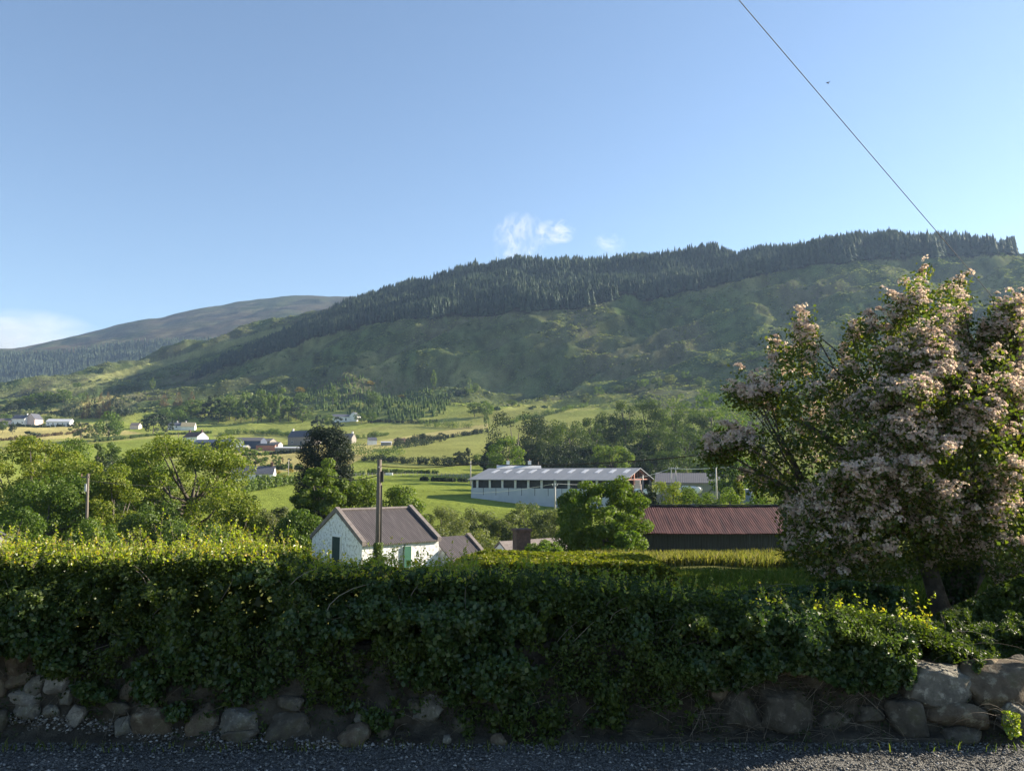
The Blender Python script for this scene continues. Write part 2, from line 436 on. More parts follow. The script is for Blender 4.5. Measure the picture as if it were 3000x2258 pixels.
def crown_shape(rng, style, n):
    """clump centres and radii in a box 1 wide and 1 high, base of the tree at z = 0"""
    c = []; r = []
    while len(c) < n:
        p = rng.uniform(-1, 1, 3)
        if style == 'conifer':
            z = rng.random() ** 1.3; R = (1 - z) ** 0.75 * 0.46 + 0.02; a = rng.random() * 6.28
            q = R * rng.uniform(0.55, 1)
            c.append((math.cos(a) * q, math.sin(a) * q, 0.05 + 0.93 * z)); r.append(0.05 + 0.09 * (1 - z)); continue
        if style == 'dome':       # dense, wide at the foot, rounded top
            z = rng.random(); R = 0.46 * math.sqrt(max(0.02, 1 - (max(0, z - 0.5) / 0.54) ** 2.8)); a = rng.random() * 6.28
            q = R * rng.uniform(0.6, 1); c.append((math.cos(a) * q, math.sin(a) * q, 0.05 + 0.9 * z)); r.append(rng.uniform(0.08, 0.13)); continue
        if np.linalg.norm(p) > 1: continue
        if style == 'round':
            if rng.random() < 0.6: p = unit(p) * rng.uniform(0.7, 1)
            c.append((p[0] * .42, p[1] * .42, 0.56 + p[2] * .38)); r.append(rng.uniform(0.08, 0.15))
        elif style == 'tall':
            if rng.random() < 0.6: p = unit(p) * rng.uniform(0.7, 1)
            w = 0.40 * (1 - 0.3 * p[2]); c.append((p[0] * w, p[1] * w, 0.55 + p[2] * .42)); r.append(rng.uniform(0.06, 0.12))
        elif style == 'bush':
            if p[2] < -0.5: continue
            if rng.random() < 0.6: p = unit(p) * rng.uniform(0.75, 1)
            c.append((p[0] * .45, p[1] * .45, 0.42 + p[2] * .5)); r.append(rng.uniform(0.08, 0.14))
        elif style == 'loose':
            p = unit(p) * rng.uniform(0.3, 1) ** 0.5
            lift = vnoise(p[0] * 2 + 3, p[1] * 2 + 9, int(rng.integers(99))) * 0.1
            c.append((p[0] * .45, p[1] * .45, 0.56 + p[2] * .4 + lift)); r.append(rng.uniform(0.05, 0.1))
        elif style == 'shoots':   # upright shoots
            w = 0.44 * (1 - 0.35 * p[2]); c.append((p[0] * w, p[1] * w, 0.5 + p[2] * .48)); r.append(rng.uniform(0.045, 0.08))
    return np.array(c), np.array(r)
def crown_mesh(name, rng, style, nclump, nleaf, leaf, m, sx, sz, aspect=0.6, squash=0.8):
    """crown of height sz and width sx (metres)"""
    c, r = crown_shape(rng, style, nclump)
    S = np.array([sx, sx, sz]); cc = c * S; rr = r * (sx + sz) * 0.5
    P, Nn = clump_points(rng, cc, rr, nleaf, squash)
    lo = np.percentile(P, 1, axis=0); hi = np.percentile(P, 99, axis=0)
    sc = np.array([sx / (hi[0] - lo[0]), sx / (hi[1] - lo[1]), sz / hi[2]]); of = np.array([-(hi[0] + lo[0]) / 2, -(hi[1] + lo[1]) / 2, 0])
    P = (P + of) * sc; cc = (cc + of) * sc
    P[:, 2] = np.maximum(P[:, 2], 0.03 * sz)
    V, Fq = leaf_quads(P, Nn, leaf * rng.uniform(0.65, 1.25, len(P)), aspect, rng=rng)
    return np_mesh(name, V, [Fq], m), cc
def trunk_mb(rng, sx, sz, cc, limbs=7, r0=None, z0=-0.4, lean=0.0, h0=0.28):
    b = MB(); r0 = r0 or sz * 0.028
    top = np.array([lean * sx, 0, sz * 0.72]); fork = np.array([lean * sx * .3, 0, sz * h0])
    b.tube([(0, 0, z0), fork * .5, fork, (fork + top) / 2 + rng.normal(size=3) * .02 * sz, top], [r0 * 1.25, r0, r0 * .85, r0 * .5, r0 * .15], 7)
    for i in rng.choice(len(cc), min(limbs, len(cc)), replace=False):
        e = cc[i]; s = fork + (top - fork) * rng.uniform(0, .55)
        if e[2] < s[2] * 0.8: s = fork * .8
        md = (s + e) / 2 + np.array([0, 0, -0.04 * sz]) + rng.normal(size=3) * .02 * sz
        b.tube([s, md, e], [r0 * .45, r0 * .28, r0 * .08], 5)
    return b
BARK = surf('bark', [(0.3, (0.05, 0.042, 0.034)), (0.7, (0.13, 0.115, 0.095))], 6, bump=0.5)
LEAF = {
 'fresh': leaf_mat('leaf_fresh', [(0, (0.075, 0.12, 0.014)), (0.45, (0.125, 0.165, 0.02)), (0.8, (0.18, 0.20, 0.026)), (1, (0.22, 0.20, 0.03))], 0.36),
 'green': leaf_mat('leaf_green', [(0, (0.045, 0.085, 0.014)), (0.5, (0.075, 0.125, 0.018)), (1, (0.12, 0.16, 0.03))], 0.4),
 'bright': leaf_mat('leaf_bright', [(0, (0.05, 0.09, 0.014)), (0.5, (0.085, 0.13, 0.02)), (1, (0.14, 0.175, 0.034))], 0.38),
 'mid': leaf_mat('leaf_mid', [(0, (0.05, 0.085, 0.02)), (0.5, (0.08, 0.125, 0.028)), (1, (0.12, 0.155, 0.04))], 0.35),
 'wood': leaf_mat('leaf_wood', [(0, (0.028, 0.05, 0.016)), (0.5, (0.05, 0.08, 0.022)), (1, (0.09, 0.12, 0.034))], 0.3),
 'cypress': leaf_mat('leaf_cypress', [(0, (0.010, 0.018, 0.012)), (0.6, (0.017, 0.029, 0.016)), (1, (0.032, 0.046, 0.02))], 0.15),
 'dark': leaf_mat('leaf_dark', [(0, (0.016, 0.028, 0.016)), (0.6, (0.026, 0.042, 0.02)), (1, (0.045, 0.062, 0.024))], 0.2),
 'willow': leaf_mat('leaf_willow', [(0, (0.07, 0.09, 0.04)), (0.5, (0.11, 0.135, 0.055)), (1, (0.17, 0.18, 0.085))], 0.35),
 'gorse': leaf_mat('leaf_gorse', [(0, (0.06, 0.08, 0.02)), (0.4, (0.26, 0.19, 0.02)), (1, (0.42, 0.30, 0.03))], 0.25),
 'brown': leaf_mat('leaf_brown', [(0, (0.07, 0.05, 0.03)), (0.6, (0.12, 0.085, 0.05)), (1, (0.16, 0.12, 0.06))], 0.25),
}
CONIFER = leaf_mat('conifer_needles', [(0, (0.016, 0.032, 0.02)), (0.6, (0.034, 0.056, 0.03)), (1, (0.07, 0.09, 0.042))], 0.15)
# ---------------------------------------------------------------- conifer plantations (nobody could count them)
def conifer_template(seed, tiers=5, n=7):
    rg = np.random.default_rng(seed); V = []; Fc = []
    for t in range(tiers):
        z0 = 0.02 + 0.80 * t / tiers; z1 = min(1.0, z0 + 0.42 - 0.03 * t) if t < tiers - 1 else 1.0
        R = 0.5 * (1 - t / (tiers + 0.6)) ** 0.8; b = len(V)
        V.append((0, 0, z1))
        for k in range(n):
            a = 6.283 * (k + 0.5 * (t % 2)) / n; q = R * rg.uniform(0.6, 1.1)
            V.append((math.cos(a) * q, math.sin(a) * q, z0 + rg.uniform(-.04, .04)))
        for k in range(n): Fc.append((b, b + 1 + k, b + 1 + (k + 1) % n))
    return np.array(V), np.array(Fc)
CT = [conifer_template(s) for s in range(5)]
def conifers(P, h, w, rng):
    parts = []
    for t in range(5):
        sel = np.arange(t, len(P), 5)
        if not len(sel): continue
        V, Fc = CT[t]; n = len(sel); a = rng.random(n) * 6.28
        ca, sa = np.cos(a)[:, None], np.sin(a)[:, None]
        X = (V[:, 0] * ca - V[:, 1] * sa) * w[sel, None]; Y = (V[:, 0] * sa + V[:, 1] * ca) * w[sel, None]; Z = V[:, 2] * h[sel, None]
        VV = np.stack([X, Y, Z], -1) + P[sel][:, None, :]
        FF = Fc[None] + (np.arange(n) * len(V))[:, None, None]
        parts.append((VV.reshape(-1, 3), FF.reshape(-1, 3)))
    return join(parts)
def scatter(n, x0, x1, y0, y1, zf, mask, rng):
    """n points over a piece of land kept where mask says so; density even on the ground"""
    Y = np.sqrt(rng.uniform(y0 ** 2, y1 ** 2, n)); X = rng.uniform(x0, x1, n) * Y
    Z = zf(X, Y); k = mask(X, Y, Z)
    return np.stack([X, Y, Z], -1)[k]
rg = np.random.default_rng(3)
P = scatter(60000, -0.5, 0.68, 720, 1300, ground, forest_mask, rg)
hsc = P[:, 1] / 900
fpx, fpy = proj(P[:, 0], P[:, 1], P[:, 2])
hh = 17.5 + 3.5 * fbm(P[:, 0] / 40, P[:, 1] / 40, 3, 201) + rg.uniform(-2, 1.6, len(P))
hh *= np.interp(fpx, [1000, 2000, 2500, 3000], [1, 1.1, 1.3, 1.35]) * np.clip(hsc, .9, 1.15)
hh *= np.interp(fpx, [540, 640, 800, 1000, 1150, 1350], [0.5, 0.6, 0.62, 0.66, 0.8, .95])
hh = np.where(rg.random(len(P)) < 0.015, hh * 1.15, hh)
V, Fc = conifers(P, hh, hh * rg.uniform(0.36, 0.52, len(P)), rg)
tag(link('conifer_forest', np_mesh('conifer_forest', V, [Fc], CONIFER)), kind='stuff', label='dark spruce plantation along the crest of the hill')
P = scatter(30000, -0.85, -0.25, 1560, 2450, mount, mt_forest_mask, rg)
hh = rg.uniform(13, 21, len(P))
V, Fc = conifers(P, hh, hh * rg.uniform(0.28, 0.4, len(P)), rg)
tag(link('mountain_forest', np_mesh('mountain_forest', V, [Fc], CONIFER)), kind='stuff', label='hazy spruce plantation on the lower slope of the far mountain')
# ---------------------------------------------------------------- low scrub all over the hillside
def blob_field(P, size, per, m, name, label, rng, flat=0.7):
    n = len(P); d = unit(rng.normal(size=(n, per, 3))); d[..., 2] = np.abs(d[..., 2])
    C = P[:, None, :] + d * size[:, None, None] * np.array([1, 1, flat]) * rng.uniform(0.4, 1, (n, per, 1))
    Nn = unit(d + rng.normal(size=d.shape) * .5)
    V, Fq = leaf_quads(C.reshape(-1, 3), Nn.reshape(-1, 3), (size[:, None] * np.ones((1, per)) * 0.55).ravel() * rng.uniform(.6, 1.2, n * per), 0.7, rng=rng)
    return tag(link(name, np_mesh(name, V, [Fq], m)), kind='stuff', label=label)
def scrub_mask(X, Y, Z):
    px, py = proj(X, Y, Z)
    a = fbm(X / 60, Y / 40, 3, 211); b = fbm(X / 16, Y / 16, 3, 221)
    k = (a + b * 0.8 > 0.12) & (Y > 610) & ~forest_mask(X, Y, Z) & (Y < crest_y(px) * 1.0)
    for col, y0, y1, poly in FIELDS:
        if y1 > 750: k &= ~(in_poly(px, py, poly) & (rg.random(len(px)) > 0.12))
    return k
P = scatter(34000, -0.66, 0.7, 610, 1180, ground, scrub_mask, rg)
SCRUB = leaf_mat('scrub', [(0, (0.06, 0.075, 0.03)), (0.5, (0.09, 0.12, 0.038)), (1, (0.17, 0.185, 0.065))], 0.3)
blob_field(P, rg.uniform(0.4, 1.0, len(P)) ** 1.5 * 2.2, 10, SCRUB, 'hillside_scrub', 'low bracken and heather scrub over the open hillside', rg)
def bush_mask(X, Y, Z):
    px, py = proj(X, Y, Z); a = fbm(X / 70, Y / 18, 3, 251)
    return (a > .16) & (Y > 600) & ~forest_mask(X, Y, Z) & (Y < crest_y(px))
P = scatter(1700, -0.66, 0.7, 600, 1150, ground, bush_mask, rg)
blob_field(P, rg.uniform(.8, 1, len(P)) * rg.uniform(1.2, 3.2, len(P)), 40, LEAF['wood'], 'hillside_bushes', 'gorse and thorn bushes dotted in lines over the hillside', rg, .8)
def tuss_mask(X, Y, Z):
    px, py = proj(X, Y, Z); a = fbm(X / 30, Y / 22, 3, 231)
    return (Y > np.interp(px, [1600, 2100, 2600], [640, 520, 380])) & (Y < crest_y(px)) & ~forest_mask(X, Y, Z) & (a > -.25)
P = scatter(170000, -0.66, 0.7, 380, 1180, ground, tuss_mask, rg)
nT = len(P); hT = rg.uniform(.2, .7, nT); aT = rg.random((nT, 2)) * 6.283
dirs = np.stack([np.cos(aT), np.sin(aT), np.zeros_like(aT)], -1) * rg.uniform(.5, 1.3, (nT, 2, 1))
Bs = P[:, None, :] + rg.normal(size=(nT, 2, 3)) * np.array([.5, .5, 0]); Up = np.array([0, 0, 1.0]) * hT[:, None, None]
VT = np.stack([Bs - dirs, Bs + dirs, Bs + dirs * .5 + Up, Bs - dirs * .6 + Up * .8], 2)
tag(link('rough_grass', np_mesh('rough_grass', VT.reshape(-1, 3), [np.arange(nT * 8).reshape(-1, 4)], leaf_mat('tussock', [(0, (0.09, 0.11, 0.045)), (0.5, (0.13, 0.165, 0.055)), (1, (0.24, 0.24, 0.10))], .35))), kind='stuff', label='tussocks of rough grass and bracken on the steep hillside')
def hillock_mask(X, Y, Z):
    px, py = proj(X, Y, Z)
    return in_poly(px, py, [(860, 1175), (900, 1130), (1040, 1105), (1180, 1125), (1330, 1165), (1300, 1215), (1180, 1235), (1030, 1215), (900, 1200)]) & (Y > 560) & (Y < 900)
P = scatter(5500, -0.3, 0.0, 560, 900, ground, hillock_mask, rg)
hh = rg.uniform(2.5, 6, len(P))
V, Fc = conifers(P, hh, hh * rg.uniform(.4, .55, len(P)), rg)
tag(link('young_conifers', np_mesh('young_conifers', V, [Fc], LEAF['green'])), kind='stuff', label='young conifers and bushes crowded on the hillock below the slope')
# ================================================================ trees
FAR = {}
def far_kit(style, key):
    """one mesh set per kind, shared by all its copies"""
    k = (style, key)
    if k not in FAR:
        FAR[k] = []
        for s in range(3):
            r_ = np.random.default_rng(hash(style) % 1 + 100 + 17 * s + len(FAR) * 5)
            nl = {'conifer': 900}.get(style, 1500)
            me, cc = crown_mesh('crown', r_, style, {'conifer': 70, 'dome': 60}.get(style, 34), nl, 0.042, LEAF.get(key, CONIFER), 1.0, 1.0)
            tb = trunk_mb(r_, 1.0, 1.0, cc, 5, 0.022, -0.06)
            tm = bpy.data.meshes.new('trunk'); tm.from_pydata(tb.v, [], tb.f); tm.materials.append(BARK)
            FAR[k].append((me, tm))
    return FAR[k]
TN = [0]
def far_tree(px, base, top, w, style, key, label, cat='tree', group=None, Y=None, name=None):
    """base/top: where its foot and tip are seen; w its width there"""
    if Y is None: X, Y, z = on_ground(px, base)
    else: X = at(px, base, Y)[0]; z = gz(X, Y)
    tz = at(px, top, Y)[2]; h = tz - z; wm = w / F * Y
    TN[0] += 1
    nm = name or {'conifer': 'conifer_tree', 'bush': 'bush', 'dome': 'dense_tree'}.get(style, 'broadleaf_tree')
    e = empty(nm, (X, Y, z - 0.1), label, cat, group, rz=TN[0] * 2.1)
    ms = far_kit(style, key)[TN[0] % 3]
    c = link('crown', ms[0], e); t = link('trunk', ms[1], e)
    for o in (c, t): o.scale = (wm * 1.02, wm * 1.02, h)
    return e
def near_tree(px, top, w, Y, style, key, label, nclump=60, nleaf=9000, leaf=0.2, group=None, cat='tree', name='broadleaf_tree', base=None, seed=1, limbs=9, trunk=True, r0=None, lean=0, squash=.8, h0=.28):
    X = at(px, 1384, Y)[0]; z = gz(X, Y) if base is None else at(px, base, Y)[2]
    h = at(px, top, Y)[2] - z; wm = w / F * Y
    e = empty(name, (X, Y, z), label, cat, group)
    r_ = np.random.default_rng(seed * 31 + 5)
    if Y < 130: nleaf = int(nleaf * 1.9); leaf *= 0.62; nclump = int(nclump * 1.3)
    else: nleaf = int(nleaf * 1.3); leaf *= .8
    me, cc = crown_mesh('crown', r_, style, nclump, nleaf, leaf, LEAF[key], wm, h, squash=squash)
    link('crown', me, e)
    if trunk: trunk_mb(r_, wm, h, cc, limbs, r0, lean=lean, h0=h0).build('trunk', BARK, e, smooth=True)
    return e
# --- the big trees in the hollow beyond the hedge
gA = 'tall trees in the hollow beyond the hedge'
near_tree(90, 1293, 330, 82, 'loose', 'fresh', 'huge yellow-green ash at the picture edge, biggest of the hollow', 90, 17000, .2, gA, seed=1, limbs=16)
near_tree(232, 1352, 190, 78, 'round', 'fresh', 'yellow-green tree sloping down just behind the leaning thin pole', 55, 9000, .19, gA, seed=2)
near_tree(338, 1378, 165, 72, 'tall', 'fresh', 'narrow yellow-green tree standing against the thin pole', 60, 9500, .18, gA, seed=3)
near_tree(555, 1288, 330, 80, 'loose', 'fresh', 'wide spreading oak with dark limbs showing through its crown', 80, 14500, .2, gA, seed=4, limbs=22, r0=.42, lean=.06)
near_tree(690, 1440, 180, 70, 'bush', 'fresh', 'rounded yellow-green tree at the foot of the spreading oak', 50, 8000, .17, gA, seed=5)
near_tree(430, 1340, 150, 92, 'round', 'green', 'darker green tree between the narrow tree and the spreading oak', 50, 8000, .2, gA, seed=6)
near_tree(200, 1292, 115, 115, 'round', 'green', 'dark green rounded tree rising behind the huge ash', 50, 7000, .22, gA, seed=7)
near_tree(150, 1400, 260, 70, 'bush', 'green', 'deep green thicket tree under the huge ash', 60, 9000, .18, gA, seed=8)
near_tree(460, 1480, 200, 66, 'bush', 'mid', 'low shaded tree in front of the spreading oak trunk', 50, 7500, .17, gA, seed=9)
near_tree(60, 1500, 160, 60, 'bush', 'green', 'low green bush in front of the stone outhouse', 45, 6000, .16, gA, seed=10, cat='bush', name='bush')
near_tree(590, 1540, 220, 60, 'bush', 'mid', 'low dull green bush in front of the rounded yellow-green tree', 45, 7000, .15, gA, seed=11, cat='bush', name='bush')
near_tree(290, 1530, 150, 58, 'bush', 'green', 'low green bush at the foot of the thin pole', 45, 6000, .15, gA, seed=12, cat='bush', name='bush')
for i, (x, t, w, Y, lb) in enumerate([(300, 1345, 130, 118, 'dark thicket tree behind the top of the thin pole'), (375, 1330, 120, 124, 'dark thicket tree next to the spreading oak top'), (330, 1300, 60, 190, 'small pale tree by the pasture edge behind the dark thicket'), (285, 1302, 55, 185, 'small dark tree by the pasture edge beside the rounded tree')]):
    near_tree(x, t, w, Y, 'bush', 'dark' if Y < 150 else 'mid', lb, 40, 5000, .24, 'trees along the stream', seed=20 + i)
# --- round the cottage
near_tree(950, 1260, 150, 112, 'dome', 'cypress', 'tall dark cypress rising above the cottage', 170, 34000, .2, None, name='cypress_tree', seed=30)
near_tree(945, 1372, 180, 74, 'shoots', 'bright', 'bright green sycamore with upright shoots in front of the dark cypress', 110, 13000, .2, None, seed=31)
near_tree(880, 1500, 150, 66, 'bush', 'green', 'green tree leaning against the cottage gable', 55, 7500, .17, None, seed=32)
near_tree(1055, 1412, 120, 76, 'round', 'bright', 'bright green tree behind the cottage ridge beside the sycamore', 50, 7500, .19, None, seed=33)
near_tree(1180, 1432, 140, 74, 'bush', 'bright', 'bright green tree behind the far corner of the cottage roof', 55, 7500, .18, None, seed=34)
gW = 'grey-green willows in the wet ground'
for i, (x, t, w, Y, lb) in enumerate([(1300, 1492, 150, 92, 'grey-green willow beside the far end of the cottage roof'), (1400, 1496, 150, 95, 'grey-green willow behind the small white gable'), (1480, 1512, 130, 88, 'grey-green willow behind the brick chimney'), (1545, 1480, 130, 94, 'fresh round willow below the end wall of the big barn'), (1610, 1498, 140, 90, 'grey-green willow beside the round sycamore'), (1360, 1530, 200, 78, 'low willow thicket below the taller willows'), (760, 1492, 110, 84, 'grey willow between the cottage and the yellow-green trees'), (830, 1490, 80, 86, 'grey bare-twigged willow behind the cottage gable')]):
    near_tree(x, t, w, Y, 'bush', 'willow', lb, 50, 7500, .15, gW, seed=40 + i, limbs=12)
near_tree(1775, 1412, 225, 52, 'loose', 'bright', 'round bright sycamore at the end of the red roofed shed', 110, 15000, .15, None, seed=55)
near_tree(1680, 1442, 95, 56, 'tall', 'green', 'slim green tree leaning on the round sycamore', 40, 4500, .15, None, seed=56)
near_tree(1600, 1590, 150, 42, 'bush', 'green', 'green elder bush beside the brick chimney', 40, 5000, .12, None, seed=57, cat='bush', name='bush')
near_tree(1830, 1560, 120, 46, 'bush', 'green', 'green bush in front of the dark end of the shed', 40, 4500, .12, None, seed=58, cat='bush', name='bush')
gR = 'bushes behind the red roofed shed'
for i, (x, t, w, Y, k, lb) in enumerate([(1960, 1416, 120, 96, 'fresh', 'pale green bush under the twin pole behind the red roof'), (1890, 1430, 90, 98, 'dark', 'dark bush by the open barn end'), (2040, 1432, 110, 92, 'bright', 'green bush in front of the white bales'), (2120, 1438, 120, 94, 'bright', 'green bush at the foot of the pole with the long wire'), (2160, 1405, 40, 100, 'fresh', 'small upright bush beside the blue tank'), (2215, 1452, 110, 90, 'green', 'green bush in front of the blue tank'), (2290, 1460, 110, 92, 'bright', 'green bush between the blue tank and the hawthorn')]):
    near_tree(x, t, w, Y, 'bush', k, lb, 40, 5000, .17, gR, seed=60 + i, cat='bush', name='bush')
# --- unseen trees added past the picture edge to shade hedge, lawn and hawthorn
for i, (X, Y, w, h, lb) in enumerate([(11.8, 10.35, 2.1, 5.9, 'slim unseen tree added for shade past the picture edge'), (11.8, 12.2, 3.2, 4.9, 'unseen tree added for shade past the picture edge, nearest the lane'), (12.0, 14.8, 3.6, 5.2, 'unseen tree added for shade past the picture edge, middle of three'), (12.6, 20.6, 3.6, 5.6, 'unseen tree added for shade past the picture edge, farthest from the lane')]):
    e = empty('broadleaf_tree', (X, Y, gz(X, Y)), lb, 'tree', 'unseen trees added for shade')
    me, cc = crown_mesh('crown', np.random.default_rng(900 + i), 'bush', 50, 9000, .12, LEAF['green'], w, h); link('crown', me, e)
    trunk_mb(np.random.default_rng(i), w, h, cc, 8).build('trunk', BARK, e, smooth=True)
# --- the wood behind the barn
gC = 'trees of the wood behind the barn'
W = [  # px, base, top, width, Y, style, key, label
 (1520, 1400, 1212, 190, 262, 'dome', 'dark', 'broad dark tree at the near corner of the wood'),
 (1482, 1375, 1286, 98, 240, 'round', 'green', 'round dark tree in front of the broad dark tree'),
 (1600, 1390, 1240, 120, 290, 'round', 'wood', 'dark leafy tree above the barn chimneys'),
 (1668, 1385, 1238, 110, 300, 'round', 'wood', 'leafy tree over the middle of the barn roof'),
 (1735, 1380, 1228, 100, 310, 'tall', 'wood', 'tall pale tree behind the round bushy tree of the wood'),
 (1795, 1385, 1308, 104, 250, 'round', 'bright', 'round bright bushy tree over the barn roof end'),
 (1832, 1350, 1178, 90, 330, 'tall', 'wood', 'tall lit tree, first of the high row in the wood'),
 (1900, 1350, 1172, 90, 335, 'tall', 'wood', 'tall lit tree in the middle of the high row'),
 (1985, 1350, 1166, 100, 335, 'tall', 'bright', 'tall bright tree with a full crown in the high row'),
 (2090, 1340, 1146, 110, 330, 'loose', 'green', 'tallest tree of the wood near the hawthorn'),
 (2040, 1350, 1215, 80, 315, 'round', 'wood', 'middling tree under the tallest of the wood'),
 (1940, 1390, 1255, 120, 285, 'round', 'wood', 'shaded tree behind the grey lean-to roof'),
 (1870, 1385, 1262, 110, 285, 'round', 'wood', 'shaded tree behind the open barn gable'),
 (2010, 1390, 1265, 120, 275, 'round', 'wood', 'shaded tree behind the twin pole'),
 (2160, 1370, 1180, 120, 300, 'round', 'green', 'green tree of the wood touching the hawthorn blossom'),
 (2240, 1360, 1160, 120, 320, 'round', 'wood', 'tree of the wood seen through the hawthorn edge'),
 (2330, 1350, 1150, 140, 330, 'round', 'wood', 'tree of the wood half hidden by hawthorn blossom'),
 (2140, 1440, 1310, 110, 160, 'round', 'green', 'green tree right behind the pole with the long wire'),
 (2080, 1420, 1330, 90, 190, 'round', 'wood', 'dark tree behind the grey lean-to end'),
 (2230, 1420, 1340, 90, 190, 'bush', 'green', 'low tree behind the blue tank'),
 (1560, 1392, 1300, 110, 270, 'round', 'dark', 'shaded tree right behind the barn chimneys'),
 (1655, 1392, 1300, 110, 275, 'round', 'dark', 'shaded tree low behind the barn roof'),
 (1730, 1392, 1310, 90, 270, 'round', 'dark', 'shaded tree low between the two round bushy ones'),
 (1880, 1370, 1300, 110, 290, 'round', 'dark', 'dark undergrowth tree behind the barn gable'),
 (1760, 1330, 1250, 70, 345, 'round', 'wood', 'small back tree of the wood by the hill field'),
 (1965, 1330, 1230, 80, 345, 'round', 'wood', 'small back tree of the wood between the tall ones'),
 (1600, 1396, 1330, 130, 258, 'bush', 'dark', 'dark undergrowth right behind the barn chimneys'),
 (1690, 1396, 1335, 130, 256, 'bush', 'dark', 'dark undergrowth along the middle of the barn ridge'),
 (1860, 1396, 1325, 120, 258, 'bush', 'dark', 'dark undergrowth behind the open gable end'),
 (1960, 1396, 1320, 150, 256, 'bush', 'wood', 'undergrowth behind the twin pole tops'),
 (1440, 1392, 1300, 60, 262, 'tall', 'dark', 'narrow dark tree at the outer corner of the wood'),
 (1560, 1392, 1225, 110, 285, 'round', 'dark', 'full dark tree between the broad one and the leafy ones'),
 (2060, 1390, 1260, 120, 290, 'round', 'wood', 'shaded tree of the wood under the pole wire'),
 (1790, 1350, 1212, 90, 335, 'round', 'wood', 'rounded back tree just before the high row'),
]
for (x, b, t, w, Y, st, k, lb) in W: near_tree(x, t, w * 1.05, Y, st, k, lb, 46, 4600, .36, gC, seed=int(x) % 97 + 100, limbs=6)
# --- trees out in the fields, by where their foot stands
gF = 'trees standing in the fields'
FT = [
 (318, 1290, 1207, 68, 'round', 'green', 'round oak with a bare trunk in the far pasture'),
 (236, 1300, 1236, 56, 'loose', 'willow', 'pale ash beside the round oak in the pasture'),
 (280, 1295, 1240, 34, 'tall', 'mid', 'slim dark tree between the pale ash and the round oak'),
 (94, 1305, 1264, 48, 'bush', 'dark', 'dark bushy thorn alone at the pasture edge'),
 (36, 1272, 1240, 22, 'round', 'dark', 'tiny round dark tree in the far left field'),
 (8, 1268, 1232, 26, 'round', 'mid', 'small tree at the picture edge below the dormer house'),
 (448, 1276, 1212, 64, 'round', 'dark', 'big dark tree beside the low white cottage'),
 (490, 1272, 1222, 34, 'tall', 'dark', 'slim dark tree against the low white cottage'),
 (484, 1240, 1194, 34, 'round', 'green', 'lit round tree above the big dark tree'),
 (522, 1242, 1198, 38, 'round', 'green', 'lit round tree above the low white cottage'),
 (88, 1240, 1212, 34, 'round', 'dark', 'dark tree between the dormer house and its gabled wing'),
 (140, 1243, 1218, 20, 'round', 'mid', 'small tree beside the white bungalow'),
 (183, 1246, 1232, 16, 'bush', 'dark', 'dark shrub in front of the white bungalow'),
 (14, 1240, 1212, 28, 'round', 'green', 'small lit tree above the picture edge cottage'),
 (640, 1345, 1290, 44, 'tall', 'dark', 'dark tree standing before the farm shed'),
 (575, 1335, 1300, 34, 'bush', 'mid', 'small bush in front of the red roofed farmhouse'),
 (748, 1368, 1312, 68, 'bush', 'green', 'round bush alone in the straw field above the white cottage'),
 (685, 1362, 1338, 26, 'bush', 'dark', 'small dark bush in the straw field'),
 (718, 1370, 1346, 30, 'bush', 'mid', 'small pale bush at the foot of the round bush'),
 (808, 1366, 1330, 26, 'bush', 'green', 'oval bush in the straw field'),
 (822, 1364, 1338, 16, 'bush', 'brown', 'brownish bush touching the oval bush'),
 (848, 1364, 1342, 14, 'bush', 'dark', 'thin sapling in the straw field near the cypress'),
 (930, 1262, 1218, 36, 'tall', 'dark', 'dark tree rising over the cypress top'),
 (962, 1254, 1216, 34, 'round', 'mid', 'round tree in front of the long white house'),
 (992, 1254, 1222, 30, 'bush', 'dark', 'dark bush by the wall of the long white house'),
 (1058, 1240, 1210, 40, 'round', 'mid', 'round tree at the end of the long white house'),
 (1090, 1240, 1208, 30, 'round', 'green', 'green tree past the end of the long white house'),
 (1294, 1293, 1268, 28, 'bush', 'dark', 'dark round bush alone in the pale meadow'),
 (1265, 1292, 1280, 18, 'bush', 'dark', 'small dark bush in the line across the pale meadow'),
 (1205, 1356, 1338, 16, 'bush', 'dark', 'dark thorn on the edge of the rushy field'),
 (1370, 1362, 1312, 26, 'tall', 'dark', 'dark pointed tree beside the thin pole by the barn'),
 (1345, 1362, 1322, 36, 'round', 'dark', 'dark thorn next to the pointed tree by the barn'),
 (1400, 1362, 1330, 34, 'round', 'mid', 'thorn tree between the barn pole and the wood'),
 (1320, 1362, 1338, 34, 'bush', 'mid', 'low thorn bush in the hedge towards the barn'),
 (1425, 1250, 1205, 16, 'bush', 'mid', 'small bush over the broad dark tree'),
]
for r_ in FT: far_tree(*r_, group=gF)
